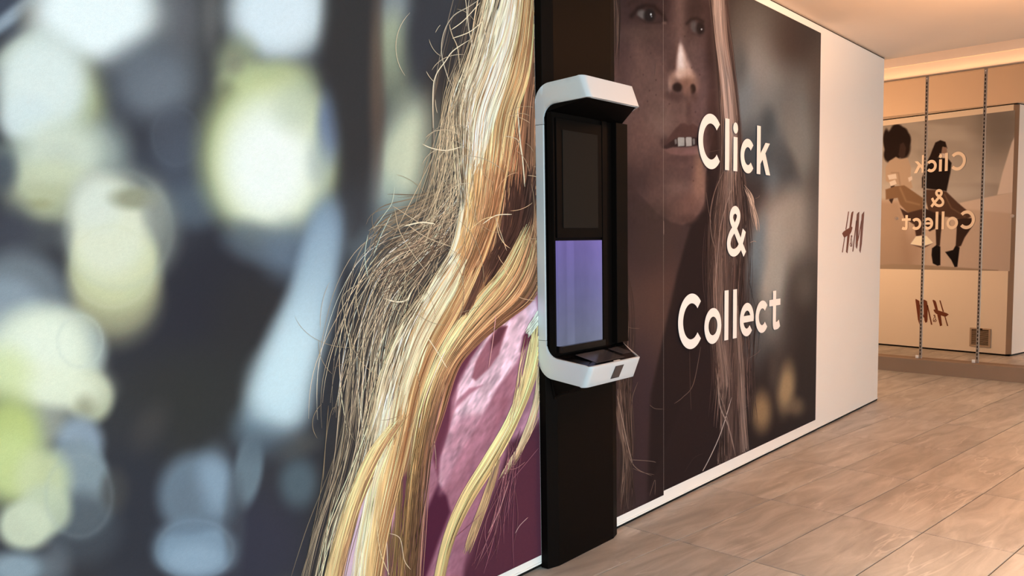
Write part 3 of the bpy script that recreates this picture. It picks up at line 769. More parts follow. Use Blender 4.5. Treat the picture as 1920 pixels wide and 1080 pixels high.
# beyond the photographed part the same soft discs go on
for k in range(46):
    x, y = RNG.uniform(-2600, -60), RNG.uniform(-700, 1900)
    B.blob(x, y, RNG.uniform(60, 190), RNG.uniform(60, 170), random.choice([(205,218,195),(150,168,182),(228,236,226),(120,132,140),(190,204,150)]), 0.45, RNG.uniform(.35, .85))
for k in range(8):
    B.blob(RNG.uniform(0, 800), RNG.uniform(-380, -60), RNG.uniform(50, 110), RNG.uniform(50, 90), random.choice([(205,218,195),(90,96,104),(228,236,240)]), 0.5, .6)
    B.blob(RNG.uniform(-100, 560), RNG.uniform(1130, 1500), RNG.uniform(50, 110), RNG.uniform(50, 90), random.choice([(150,168,180),(80,86,94),(180,196,150)]), 0.5, .6)
for a in [
    # dark masses
    (430, 560, 120, 130, (48,48,56), .6, .85), (340, 640, 110, 120, (50,50,58), .6, .7), (480, 620, 80, 110, (54,53,54), .7, .8), (300, 780, 110, 110, (58,58,56), .6, .7), (400, 740, 90, 90, (56,57,55), .7, .7),
    (255, 960, 70, 150, (54,56,64), .6, .8), (640, 960, 90, 170, (52,53,57), .6, .9), (480, 1020, 90, 90, (58,58,72), .7, .8), (640, 690, 60, 160, (52,53,58), .6, .9),
    (385, 90, 60, 140, (74,74,74), .7, .9), (400, 180, 45, 120, (70,71,74), .7, .8), (300, 330, 80, 120, (70,75,86), .7, .8), (255, 225, 60, 55, (64,66,74), .6, .95),
    (8, 20, 60, 40, (72,78,92), .7, .9), (25, 28, 75, 13, (160,176,190), .7, .85, -38), (72, 34, 34, 36, (112,108,98), .7, .85), (335, 35, 40, 80, (108,110,116), .8, .8), (395, 25, 14, 60, (118,118,118), .9, .6),
    # upper left lights
    (45, 92, 60, 22, (178,188,166), .6, .8, -32), (180, 25, 118, 95, (205,214,212), .45, .9), (178, 20, 104, 84, (243,254,255), .38, 1.0),
    (150, 195, 46, 70, (176,184,140), .65, .9), (78, 165, 86, 105, (216,228,222), .38, .97), (80, 150, 66, 70, (228,239,235), .5, .9), (48, 222, 46, 46, (218,232,232), .45, .9),
    (30, 300, 50, 34, (160,176,162), .7, .8), (190, 290, 50, 66, (164,178,172), .6, .75), (115, 290, 80, 62, (216,226,208), .5, .9), (90, 345, 84, 44, (205,213,182), .5, .85), (90, 385, 72, 38, (186,192,158), .45, .85), (75, 383, 20, 10, (160,162,125), .9, .7),
    (285, 150, 78, 70, (112,120,130), .55, .85), (300, 165, 46, 40, (120,128,138), .7, .6), (325, 255, 42, 58, (86,92,104), .4, .6), (345, 330, 46, 80, (84,92,106), .6, .6), (370, 385, 52, 40, (92,104,116), .6, .8),
    (5, 320, 26, 40, (70,76,88), .7, .8), (70, 440, 66, 30, (84,87,92), .7, .8), (20, 430, 40, 50, (70,72,82), .7, .8),
    # yellow green stack
    (212, 560, 84, 84, (128,126,108), .36, .95), (213, 535, 82, 82, (172,172,138), .30, .9), (225, 430, 104, 112, (150,156,146), .30, .75), (214, 500, 80, 78, (208,213,172), .32, .95), (214, 470, 76, 70, (216,221,186), .2, .9),
    (205, 425, 72, 90, (226,231,208), .3, .95), (180, 380, 44, 50, (222,230,218), .6, .85), (252, 372, 42, 20, (150,152,128), .6, .9), (290, 400, 24, 50, (158,164,156), .6, .5),
    # lower left
    (32, 575, 98, 104, (122,132,140), .28, .9), (14, 590, 68, 70, (150,165,176), .36, .8), (120, 655, 74, 74, (186,196,186), .26, .75), (166, 660, 28, 40, (128,142,152), .6, .85),
    (75, 668, 104, 88, (222,232,208), .4, .95), (85, 655, 70, 70, (238,246,228), .6, .85), (170, 745, 42, 48, (190,196,166), .3, .9), (110, 728, 84, 46, (234,241,216), .55, .9), (8, 700, 50, 46, (216,228,172), .7, .8),
    (158, 765, 18, 22, (146,146,122), .8, .6), (75, 800, 62, 36, (166,172,160), .6, .85), (18, 808, 56, 66, (192,207,132), .55, .95), (150, 830, 42, 48, (152,170,186), .4, .9), (118, 850, 34, 18, (104,118,134), .8, .7),
    (148, 930, 64, 78, (136,152,158), .27, .9), (145, 890, 56, 66, (138,154,162), .2, .8), (150, 990, 74, 66, (76,82,90), .39, .7), (25, 880, 62, 66, (204,218,152), .55, .95), (80, 900, 50, 60, (206,216,172), .45, .85), (85, 955, 48, 48, (196,208,180), .3, .85), (48, 985, 52, 46, (208,218,192), .3, .95),
    (30, 1066, 60, 30, (152,172,184), .6, .9), (105, 1060, 26, 40, (110,118,126), .8, .7), (215, 920, 26, 40, (74,74,74), .5, .7), (280, 800, 26, 44, (80,76,74), .8, .5, 30),
    # twin blue discs
    (370, 928, 72, 78, (112,130,146), .30, .95), (402, 905, 32, 56, (146,170,190), .7, .8), (350, 945, 36, 46, (106,120,134), .7, .6), (366, 1030, 74, 56, (132,156,176), .30, .95), (366, 1048, 56, 28, (150,174,194), .6, .8), (362, 985, 58, 16, (96,110,126), .6, .5, -8),
    # centre column
    (525, 20, 92, 96, (206,222,226), .45, .9), (520, 20, 78, 74, (228,242,250), .5, .95), (446, 130, 40, 56, (152,160,130), .6, .9), (505, 150, 80, 34, (188,198,156), .55, .85, -6), (440, 120, 16, 22, (135,135,118), .8, .6), (425, 180, 20, 24, (84,84,76), .8, .8),
    (505, 290, 124, 150, (196,208,148), .32, .95), (512, 300, 100, 130, (226,236,204), .4, .9), (505, 310, 82, 106, (248,255,248), .55, 1.0), (560, 200, 46, 46, (196,208,186), .7, .7), (620, 235, 24, 62, (112,128,156), .6, .95), (600, 300, 22, 50, (140,156,166), .8, .5),
    (706, 140, 16, 150, (98,82,74), .8, .8), (650, 30, 36, 46, (70,69,64), .8, .6),
    (742, 20, 30, 50, (150,160,164), .7, .85), (736, 85, 32, 60, (166,176,150), .6, .9), (745, 150, 40, 60, (136,144,124), .7, .7), (812, 85, 52, 100, (60,62,68), .5, .95), (830, 190, 34, 70, (66,62,62), .5, .9), (768, 300, 62, 112, (202,212,186), .5, .95, 14), (785, 290, 34, 80, (212,218,190), .7, .7, 12), (720, 390, 46, 52, (160,178,170), .7, .9), (690, 440, 44, 60, (112,128,136), .7, .85), (760, 440, 50, 60, (92,96,96), .7, .7), (700, 330, 16, 60, (120,122,130), .9, .5),
    # blue streak
    (478, 455, 60, 36, (98,110,122), .6, .8, 20), (545, 470, 50, 50, (106,122,140), .7, .85), (610, 425, 36, 50, (130,152,174), .8, .8, 10), (596, 505, 32, 60, (150,178,198), .8, .7, 12), (578, 575, 34, 56, (170,196,212), .8, .7, 18), (553, 645, 40, 60, (190,216,230), .8, .8, 24), (528, 715, 50, 58, (200,228,240), .8, .85, 24), (520, 765, 46, 44, (190,216,228), .8, .8, 10),
    (482, 800, 40, 40, (112,132,146), .7, .85), (466, 880, 26, 70, (114,132,144), .3, .9, 8), (560, 905, 34, 44, (88,104,114), .6, .9), (560, 835, 40, 20, (90,88,82), .8, .6, -20), (440, 980, 20, 90, (78,84,92), .5, .5)]:
    cx, cy, rx, ry, col, soft, al = a[:7]
    B.blob(cx, cy, rx, ry, col, soft, al, a[7] if len(a) > 7 else 0)
B.poly([(622,-300),(704,-300),(704,60),(710,250),(700,330),(690,420),(662,440),(646,380),(636,280),(620,190),(600,110),(612,30)], (57,56,57), 22, .97)
B.blob(668, 410, 34, 60, (66,68,74), .9, .7)
for q in np.linspace(0, 1, 26):
    x_, y_ = np.interp(q, [0, .22, .45, .68, .86, 1], [612, 598, 578, 553, 530, 516]), np.interp(q, [0, .22, .45, .68, .86, 1], [415, 495, 575, 645, 712, 772])
    c_ = np.array((138, 162, 184))+(np.array((208, 234, 244))-np.array((138, 162, 184)))*min(1, q*1.35)
    B.blob(x_, y_, 24+24*q, 40, c_, .85, .42, 12+14*q)
B.blob(500, 830, 60, 30, (80, 92, 104), .9, .5)
B.blob(706, 160, 12, 140, (100,84,75), .9, .75)
for a in [(222,430,100,110,(186,196,188),.08,.16), (150,640,42,48,(204,214,202),.09,.32), (330,255,44,54,(98,106,116),.10,.22), (148,930,62,76,(160,174,180),.08,.16), (366,1030,72,54,(160,182,198),.08,.16), (210,500,76,76,(216,220,188),.06,.2)]:
    B.ring(*a)
# head: hair shade and fill under the strands
B.poly([(905,-120),(850,40),(800,150),(790,300),(770,400),(700,470),(650,640),(630,780),(600,930),(560,1100),(540,1300),(700,1300),(720,1080),(790,700),(900,500),(900,300),(960,-100)], (60,54,52), 26, .62)
B.poly([(830,330),(740,420),(700,500),(700,560),(800,560),(870,430)], (86,76,66), 22, .35)
B.poly([(965,-200),(945,40),(905,130),(878,210),(872,300),(866,380),(848,470),(805,545),(768,610),(745,690),(728,770),(712,850),(690,930),(672,1080),(650,1300),(1040,1300),(1040,-200)], (150,108,78), 6)
# blouse
B.poly([(1030,530),(990,560),(930,610),(880,660),(845,720),(815,790),(800,880),(740,960),(720,1080),(700,1300),(1040,1300),(1040,530)], (165,112,130), 6)
B.poly([(895,637),(860,656),(836,711),(820,790),(812,860),(822,900),(838,850),(847,748),(863,706),(884,670),(913,631),(960,590)], (104,54,72), 4)
B.poly([(962,598),(1004,560),(1012,600),(985,640),(968,680),(930,730),(900,790),(862,850),(834,908),(822,918),(826,860),(848,790),(860,722),(885,672),(912,632),(940,606)], (226,190,206), 4)
B.poly([(936,610),(952,612),(942,640),(936,664),(918,690),(892,714),(884,708),(892,678),(912,642)], (152,98,112), 3)
B.poly([(934,614),(950,612),(938,640),(922,656),(920,640)], (98,54,64), 4)
B.poly([(1000,596),(1022,590),(1022,622),(996,640),(976,660),(980,630)], (108,52,70), 4)
B.poly([(930,750),(945,740),(955,752),(935,800),(900,850),(860,905),(840,925),(838,905),(870,850),(905,790)], (150,96,112), 7, .9)
B.poly([(905,722),(880,740),(858,762),(850,772),(856,752),(880,728)], (168,112,130), 3, .9)
B.poly([(1000,740),(1022,720),(1022,830),(985,850),(960,850),(975,800)], (190,134,152), 6, .9)
B.poly([(1000,800),(1024,770),(1030,1300),(860,1300),(868,1050),(900,960),(930,900),(955,830)], (86,46,60), 8)
B.poly([(900,870),(945,850),(930,900),(905,960),(880,1020),(858,1080),(840,1100),(835,1060),(855,980),(880,920)], (188,134,152), 6, .9)
B.poly([(822,905),(838,930),(845,960),(825,1010),(800,1080),(790,1200),(760,1200),(775,1050),(798,960)], (82,38,58), 5)
B.poly([(694,880),(704,852),(722,830),(724,852),(692,930),(688,981),(672,1080),(650,1200),(600,1200),(630,1080),(640,1020),(655,968)], (222,190,208), 4)
B.poly([(802,790),(818,796),(806,870),(796,930),(788,960),(784,930),(792,870)], (196,140,162), 3)
B.poly([(742,900),(775,880),(790,960),(785,1080),(780,1200),(720,1200),(728,1050)], (112,66,78), 7)
B.poly([(738,930),(744,925),(740,985),(735,1010),(733,985)], (206,150,170), 2)
B.poly([(905,775),(940,745),(925,800),(890,860),(860,905),(826,925),(822,870),(846,800),(862,780)], (184,130,149), 12, .75)
B.poly([(880,880),(945,850),(930,910),(905,970),(880,1040),(858,1100),(835,1100),(850,1000),(866,930)], (150,98,117), 10, .7)
# cloth grain
cl = sstep(0, 40, px-(880-(py-600)*0.42))*sstep(520, 620, py)*(px < 1030)
n1 = vnoise((px*0.8+py*0.5)/3.2, (py*0.8-px*0.5)/11, 21); n2 = vnoise((px*0.8+py*0.5)/9, (py*0.8-px*0.5)/26, 22)
lum = B.c.mean(-1)
B.c *= (1+(cl*np.clip((lum-95)/90, 0, 1)*(0.15*n1+0.15*n2))[..., None])
B.c *= (1+0.015*vnoise(px/2.5, py/2.5, 31))[..., None]
left_mural = tag(quadmesh('wall_mural', V, Q, ink(np.clip(B.c, 4, 255), V[:, 0]), PRINT),
    'bright wall mural left of the kiosk with blond hair, mauve blouse and blurred lights', 'mural')

Hr = Hair(lambda V: (V[:, 2] > 0.061) & (V[:, 2] < 2.958) & (V[:, 0] < 3.076))
PALE = (212, 190, 158); CREAM = (252, 236, 204); GOLD = (244, 213, 158); HONEY = (230, 186, 130); TAN = (192, 146, 108); BROWN = (120, 82, 64); DARK = (78, 54, 46); SMOKE = (150, 130, 108)
# soft under-layers of fly-away hair
Hr.lock([(900,-160),(838,60),(812,180),(806,300),(770,420),(700,500),(664,640),(642,800),(600,960),(560,1120),(545,1250)], [(950,-160),(905,90),(872,220),(868,340),(850,460),(790,560),(745,680),(720,800),(690,930),(650,1080),(630,1250)], 50, [(92,82,72), (110,96,84), (108,90,76)], (0.8, 1.6), 9, 30, (0.2, 0.6), 1.0, .3, .35, .22)
Hr.lock([(905,240),(800,370),(700,450),(660,560),(640,720),(640,860)], [(880,400),(820,520),(770,600),(735,700),(715,800),(690,900)], 80, [(176,158,134), (216,194,162), (206,178,146)], (0.55, 1.05), 13, 28, (0.3, 0.9), .8, .6, .6, .26)
Hr.lock([(700,450),(660,560),(645,700),(630,850),(590,1000),(560,1140),(550,1230)], [(790,540),(745,660),(720,780),(690,890),(655,1000),(630,1120),(615,1230)], 62, [(146,130,110), (200,180,150), (226,202,166)], (0.6, 1.2), 7, 30, (0.25, 0.8), 1.0, .3, .4, .30)
Hr.lock([(880,300),(800,370),(720,420),(690,470)], [(880,470),(820,480),(760,520),(700,540)], 70, [(122,106,88), (146,124,102), (96,76,64)], (0.9, 2.0), 6, 20, (0.5, 1.0), 1.0, .3, .3, .2)
# brown shade beside the column
Hr.lock([(985,-160),(988,60),(965,220),(945,330),(925,430),(905,500)], [(1040,-160),(1030,60),(1022,220),(1024,340),(1024,440),(1024,560)], 420, [TAN, (168,112,78), BROWN, (140,96,72), (178,128,96)], (0.9, 2.2), 5, 26, (0.2, 0.6), 1.0, .1, .12, .26)
Hr.lock([(950,320),(940,420),(915,490),(890,540)], [(1012,300),(990,420),(960,480),(925,540)], 120, [DARK, (62,42,36), DARK], (1.2, 3.0), 3, 18, (0.3, 0.8), 1, .1, .1, .18)
# brown-gold lock sweeping over the shoulder
Hr.lock([(985,420),(940,500),(890,560),(850,620),(815,690),(790,760),(775,850),(760,950),(745,1080),(735,1220)], [(1030,400),(1024,500),(1000,560),(950,600),(900,640),(858,690),(830,770),(806,850),(795,950),(786,1080),(780,1220)], 520, [GOLD, HONEY, TAN, (168,120,84), BROWN], (0.8, 2.0), 4, 28, (0.14, 0.42), .9, .1, .16, .24, ([0, .3, .55, .8, 1], [.85, 1.0, .98, .62, .55]), (0, .72))
Hr.lock([(815,690),(792,760),(776,850),(760,950),(745,1080),(735,1220)], [(850,690),(826,770),(808,850),(797,950),(788,1080),(782,1220)], 90, [(176,138,92), (132,100,68), (110,80,60), (150,108,96)], (0.7, 1.5), 3, 26, (0.3, 0.8), 1, .1, .15, .25)
Hr.lock([(905,470),(880,560),(860,600)], [(925,470),(900,540),(880,590)], 40, [DARK, (96,66,52)], (1.2, 2.6), 2, 12, (0.4, 1), 1, .1, .1, .15)
Hr.lock([(742,860),(735,960),(725,1080),(715,1220)], [(800,820),(795,930),(785,1080),(780,1220)], 60, [(150,120,80), (112,84,58), (92,66,50)], (0.8, 1.8), 3, 22, (0.3, 0.8), 1, .1, .1, .2)
# main blond lock
Lm = [(965,-160),(945,40),(908,130),(880,210),(873,300),(867,380),(848,470),(800,545),(760,610),(735,690),(718,770),(706,850),(688,930),(668,1030),(655,1120),(640,1220)]
Rm = [(1012,-160),(1000,40),(990,140),(965,220),(948,320),(932,400),(908,470),(880,540),(846,605),(812,665),(786,740),(768,820),(745,920),(722,1020),(705,1120),(690,1220)]
Hr.lock(Lm, Rm, 1000, [CREAM, (250,230,190), (246,220,170), GOLD, HONEY], (1.2, 3.0), 3, 30, (0.15, 0.5), 1.0, .05, .06, .07)
Hr.lock(Lm, Rm, 130, [(250,240,220), (244,214,160), HONEY, (206,156,106), TAN], (0.7, 1.4), 4, 30, (0.12, 0.4), .7, .1, .12, .14)
Hr.lock([(876,260),(868,380),(850,470),(810,545)], [(950,300),(932,400),(908,470),(880,530)], 260, [HONEY, (214,164,112), TAN, (160,110,76)], (0.8, 2.0), 3, 22, (0.2, 0.6), .6, .1, .1, .16)
Hr.lock([(955,-60),(915,110),(885,200),(862,330)], [(985,-60),(955,120),(925,230),(890,330)], 210, [CREAM, (255,248,232), CREAM], (1.6, 3.6), 2, 22, (0.3, 0.7), 1, .05, .06, .03)
Hr.lock([(862,470),(815,545),(782,610),(752,690),(735,770)], [(880,480),(846,560),(808,625),(776,710),(758,780)], 120, [(255,240,206), (252,232,188)], (1.6, 3.6), 2, 20, (0.3, 0.8), 1, .05, .06, .03)
# lighter fringe along the left of the lock, with gaps
Hr.lock([(915,-60),(880,80),(850,200),(854,300),(864,400)], [(960,-60),(925,90),(888,190),(876,300),(870,400)], 140, [(206,180,144), (244,226,192), CREAM], (0.9, 2.2), 4, 24, (0.25, 0.8), .8, .1, .15, .14)
Hr.lock([(880,60),(840,170),(820,280),(800,380),(770,470)], [(935,60),(885,190),(872,290),(865,390),(840,480)], 80, [(190,168,136), PALE], (0.6, 1.1), 10, 24, (0.3, 0.9), 1, .4, .4, .12)
Hr.lock([(848,470),(800,540),(745,620),(715,700),(695,780),(670,870)], [(868,460),(812,545),(772,610),(748,690),(730,770),(712,850)], 200, [(206,184,148), (240,218,182), CREAM], (0.8, 1.9), 4, 24, (0.25, 0.8), 1, .1, .15, .14)
Hr.lock([(915,-60),(878,90),(850,200),(858,300),(864,400)], [(962,-60),(922,100),(890,200),(878,300),(870,400)], 100, [(66,56,50), (104,86,70), (180,150,112)], (0.6, 1.3), 3, 20, (0.06, 0.2), 1, .1, .15, .16)
Hr.lock([(842,470),(792,545),(740,625),(712,700),(692,780)], [(866,470),(818,545),(784,610),(760,690),(742,770)], 90, [(64,54,48), (110,86,66), (190,150,104)], (0.7, 1.4), 3, 18, (0.06, 0.2), 1, .1, .15, .16)
Hr.lock(Lm, Rm, 160, [(226,196,150), (196,150,102), (170,120,80), (150,100,68)], (0.5, 1.1), 2, 20, (0.05, 0.2), .6, .05, .08, .12)
# lower left lock and strands over the blouse
Hr.lock([(735,790),(690,850),(655,930),(630,1010),(612,1080),(590,1200)], [(770,770),(718,845),(680,930),(656,1010),(640,1080),(622,1200)], 190, [(226,196,142), GOLD, HONEY, TAN], (1.0, 2.4), 3, 24, (0.3, 0.9), 1, .1, .1, .13, ([0, .6, 1], [1.02, .95, .8]))
Hr.lock([(720,840),(700,900),(690,960),(675,1060),(660,1200)], [(752,800),(728,880),(712,960),(698,1060),(685,1200)], 170, [CREAM, GOLD, HONEY], (1.2, 2.6), 2, 22, (0.3, 0.8), 1, .05, .06, .08)
Hr.lock([(1000,590),(985,690),(955,780),(910,860),(868,930),(838,1000),(818,1080),(800,1180)], [(1024,600),(1008,690),(974,780),(930,865),(884,940),(852,1010),(834,1080),(818,1180)], 200, [(236,208,150), (244,216,152), (222,186,128)], (1.0, 2.4), 2, 26, (0.3, 0.9), 1, .05, .08, .1, ([0, .3, 1], [1.0, 1.05, .9]))
Hr.lock([(1016,640),(1004,740),(975,830),(938,900)], [(1022,640),(1016,740),(990,820),(952,890)], 50, [(226,200,160), (206,168,132)], (0.8, 1.8), 3, 20, (0.3, 0.9), 1, .1, .1, .14)
Hr.lock([(930,850),(908,930),(890,980),(868,1040)], [(944,850),(920,930),(902,980),(880,1040)], 34, [(196,164,122), (178,144,110)], (1.0, 2.0), 2, 18, (0.4, 1), 1, .05, .1, .12)
Hr.lock([(1024,556),(1004,590),(984,622)], [(1024,580),(1010,606),(990,632)], 40, [(232,236,220), (214,216,196)], (1.0, 2.2), 1.5, 12, (0.5, 1), 1, .05, .05, .06)
Hr.lock([(955,820),(940,900),(915,990),(880,1080)], [(980,800),(966,900),(950,1000),(940,1080)], 24, [(150,98,104), (124,76,88)], (0.5, 1.0), 7, 20, (0.3, 0.9), 1, .3, .3, .16)
Hr.lock([(985,630),(960,760),(955,800)], [(1000,640),(975,760),(962,800)], 10, [(236,206,160), (226,190,140)], (1, 1.6), 2, 14, (0.5, 1), 1, .1, .1, .1)
# loose arcs
for pts, w_, c_ in [([(905,-5),(880,12),(850,30),(832,62),(828,100),(838,140),(848,162)], 1.8, (196,182,160)), ([(880,-5),(877,30),(880,60),(886,90),(880,110)], 1.8, (206,192,168)),
        ([(842,45),(848,66),(858,90),(862,130)], 1.6, PALE), ([(900,5),(870,38),(846,56)], 1.5, CREAM), ([(905,40),(880,60),(848,72)], 1.6, CREAM), ([(880,75),(850,95),(835,115),(818,140),(812,170),(812,240)], 1.8, CREAM),
        ([(902,10),(906,40),(912,72)], 1.8, PALE), ([(798,258),(815,246),(842,244),(862,254)], 1.3, PALE), ([(792,270),(810,278),(838,282),(866,275)], 1.8, CREAM), ([(758,424),(790,417),(816,420)], 2.6, CREAM),
        ([(720,560),(745,566),(763,562),(770,548)], 2.4, CREAM), ([(688,520),(672,535),(668,560),(674,600)], 1.2, PALE), ([(645,590),(642,560),(652,545),(668,535)], 1.3, (190,172,146)), ([(645,590),(648,610),(655,640),(660,680)], 1.5, PALE),
        ([(735,385),(758,400),(780,414),(800,424)], 1.2, PALE), ([(740,390),(748,430),(770,470),(800,510)], 1.2, PALE), ([(762,420),(800,445),(850,464)], 1.4, PALE), ([(760,620),(735,660),(720,700),(705,760)], 2.4, CREAM),
        ([(690,440),(684,480),(690,520)], 1.2, (206,222,206)), ([(735,400),(715,440),(700,480)], 1.1, (206,222,206)), ([(700,430),(722,400),(735,380),(740,350)], 1.0, (214,226,206)),
        ([(600,1080),(618,960),(640,860),(650,800)], 1.0, (150,132,106)), ([(560,1120),(590,980),(604,900),(612,820),(622,770),(632,764)], 1.0, (140,124,102)), ([(616,760),(610,840),(606,900)], 1.0, (150,132,106)),
        ([(800,630),(820,660),(838,690)], 1.5, CREAM), ([(930,590),(924,640),(916,690)], 1.2, (226,170,170)), ([(905,420),(930,404),(960,402)], 1.6, CREAM), ([(880,432),(905,412),(930,405)], 1.2, GOLD),
        ([(928,405),(940,440),(950,470)], 1.1, PALE), ([(945,255),(970,262),(978,290)], 1.5, PALE), ([(970,200),(975,260),(980,300),(984,350)], 1.8, CREAM), ([(915,1000),(935,960),(955,900)], 1.1, (206,150,150)),
        ([(1010,840),(985,870),(960,900)], 1.0, (150,96,108)), ([(952,880),(968,878),(985,866)], 1.0, (170,116,116)), ([(966,1000),(975,985),(990,970)], 1.2, (190,150,150)), ([(905,960),(880,985),(850,1010)], 1.0, (150,96,108)),
        ([(730,1000),(750,1010),(758,1050),(770,1068)], 1.4, (226,200,170)), ([(705,960),(712,1030),(730,1078)], 1.5, (236,206,160)), ([(725,1015),(728,1080)], 1.3, (230,210,190))]:
    Hr.line(pts, w_, c_)
Hr.curl(22, (690, 380, 850, 560), (176,156,128), (40, 110), (0.6, 1.0))
Hr.curl(14, (650, 560, 760, 800), (170,150,122), (40, 110), (0.6, 1.0))
Hr.curl(22, (800, 20, 880, 420), (204,186,158), (30, 90))
Hr.curl(26, (930, 200, 1012, 500), (206,168,132), (30, 90), (0.6, 1.1))
Hr.build('printed_hair', left_mural)

# ---- right mural: the face, on two sheets with a visible seam
right_mural = empty('wall_mural', (5.1, WY, 0.08))
tag(right_mural, 'dark wall mural right of the kiosk with a woman\'s face and long hair', 'mural')
def paint_face(px, py):
    F = Sheet(px, py, (46, 33, 31))
    b, p = F.blob, F.poly
    # blurred background to the right
    p([(1345,-300),(1700,-300),(1700,1100),(1400,1100),(1405,560),(1385,420),(1370,200)], (58, 45, 40), 24)
    for a in [(1500,40,120,90,(74,58,48),.7,.95), (1400,60,40,90,(84,72,62),.7,.8), (1430,150,60,110,(132,122,112),.8,.95), (1425,170,36,70,(146,136,126),.8,.7), (1392,190,26,60,(122,126,124),.8,.8), (1385,120,16,40,(88,84,78),.8,.7),
              (1500,70,50,60,(72,54,46),.8,.9), (1535,60,40,70,(70,54,47),.8,.9), (1470,240,60,80,(122,118,110),.8,.85), (1508,200,40,70,(112,98,88),.8,.8), (1505,270,34,90,(140,126,112),.8,.85), (1545,170,26,90,(104,80,66),.8,.8), (1545,330,20,120,(96,80,70),.8,.7),
              (1432,262,24,46,(98,102,102),.8,.7), (1415,300,30,60,(70,72,72),.7,.9), (1440,235,14,30,(72,72,70),.9,.8), (1472,318,22,44,(80,74,70),.55,.95,-14), (1484,345,18,16,(84,78,74),.6,.8), (1460,290,16,40,(86,84,82),.8,.7),
              (1446,345,14,30,(112,116,116),.9,.7), (1400,400,40,70,(62,50,46),.6,.9), (1480,420,54,60,(172,152,134),.7,.9), (1460,480,50,90,(176,158,140),.6,.95,8), (1440,540,40,90,(170,154,136),.6,.9,14), (1500,440,30,70,(158,136,118),.8,.8), (1456,610,30,50,(140,126,112),.7,.85), (1466,670,16,60,(112,96,84),.8,.7,6),
              (1412,520,16,70,(104,112,114),.8,.8,14), (1420,450,10,40,(112,120,122),.9,.7,14), (1402,590,24,70,(74,66,60),.7,.8), (1420,650,24,40,(96,90,84),.8,.7), (1536,480,24,140,(104,84,72),.8,.85), (1500,540,24,60,(92,78,68),.8,.9), (1486,600,16,70,(84,70,62),.9,.8), (1525,600,40,90,(64,50,43),.7,.9), (1510,540,16,30,(112,94,80),.9,.6),
              (1500,720,70,90,(58,44,38),.7,.8), (1440,860,90,90,(50,37,33),.7,.9), (1428,772,17,34,(170,128,86),.7,.85), (1474,728,15,42,(184,142,98),.7,.88,6), (1492,762,14,16,(140,106,76),.8,.7), (1452,700,10,30,(90,72,60),.9,.6)]:
        b(*a)
    # neck and blouse shadow
    p([(1130,300),(1250,400),(1295,425),(1286,460),(1270,520),(1250,610),(1222,740),(1214,900),(1208,1100),(1130,1100)], (70, 52, 48), 6)
    b(1200,560,70,140,(86,61,53),.8,.85); b(1240,540,26,110,(92,64,54),.8,.6); b(1195,450,70,60,(62,46,45),.8,.9); b(1180,400,50,40,(58,43,42),.8,.7); b(1230,450,40,40,(72,54,47),.8,.6)
    b(1195,740,50,100,(64,47,49),.7,.8); b(1200,860,24,150,(66,46,47),.7,.7); b(1230,880,16,120,(50,36,33),.8,.6); b(1160,820,40,140,(58,42,40),.7,.5)
    # the face
    p([(1120,-200),(1352,-200),(1354,60),(1348,180),(1340,240),(1330,290),(1322,335),(1322,375),(1312,400),(1298,414),(1280,422),(1258,416),(1232,400),(1205,370),(1180,345),(1150,325),(1120,310)], (98, 72, 66), 3)
    b(1200,330,60,40,(74,54,50),.8,.8); b(1165,330,40,60,(64,47,45),.8,.8); b(1235,395,40,20,(72,54,47),.8,.7); b(1190,130,46,70,(108,81,73),.8,.8); b(1225,200,60,60,(110,84,75),.8,.8); b(1200,260,50,50,(104,76,68),.8,.7); b(1240,230,24,24,(124,99,88),.9,.6); b(1180,180,30,60,(98,72,66),.8,.6)
    b(1215,0,90,34,(62,43,40),.7,.9); b(1210,30,52,26,(66,47,44),.7,.9); b(1165,60,20,100,(66,47,46),.8,.6); b(1232,70,30,30,(76,56,51),.8,.6); b(1205,62,40,16,(92,70,62),.9,.6)
    b(1278,20,14,60,(120,92,82),.8,.85); b(1276,75,14,40,(118,90,80),.8,.8); b(1262,60,10,50,(92,68,62),.8,.6); b(1306,30,22,60,(64,46,41),.7,.95); b(1318,90,26,46,(88,66,60),.8,.8); b(1310,130,22,50,(102,78,73),.8,.8); b(1335,110,12,120,(58,40,36),.8,.85); b(1300,95,8,24,(104,80,72),.9,.6)
    b(1262,120,9,30,(86,62,55),.8,.7); b(1320,190,22,50,(106,80,75),.8,.8); b(1336,230,10,70,(66,45,39),.8,.8)
    # nose
    p([(1274,84),(1279,86),(1288,108),(1296,128),(1298,142),(1290,150),(1272,147),(1262,143),(1269,130),(1271,110)], (210,172,152), 6, .9)
    b(1277,120,7,26,(240,212,196),.7,.95); b(1276,104,3.5,20,(246,224,210),.8,.8); b(1280,140,14,10,(212,172,148),.8,.8); b(1296,146,10,12,(182,142,118),.8,.7); b(1286,156,15,11,(136,98,80),.7,.9); b(1260,150,7,14,(160,122,104),.7,.8); b(1256,160,3,13,(168,132,116),.8,.7); b(1306,158,6,14,(140,104,88),.8,.7)
    b(1270,164,9,9,(44,30,27),.35,.97,-20); b(1299,167,5.5,9.5,(50,33,27),.35,.97); b(1288,170,8,11,(134,98,82),.6,.8); b(1266,181,20,8,(84,60,54),.7,.85,10); b(1292,185,5,14,(108,80,70),.8,.6); b(1302,182,6,8,(92,66,58),.8,.7); b(1292,212,5,22,(86,62,56),.8,.6); b(1282,205,4,20,(116,90,80),.9,.6)
    # eyes
    F.line([(1184,30),(1196,16),(1210,10),(1226,12),(1240,26),(1247,38)], (40,27,25), 5, .85); F.line([(1180,8),(1200,-6),(1230,-6)], (52,36,33), 6, .6)
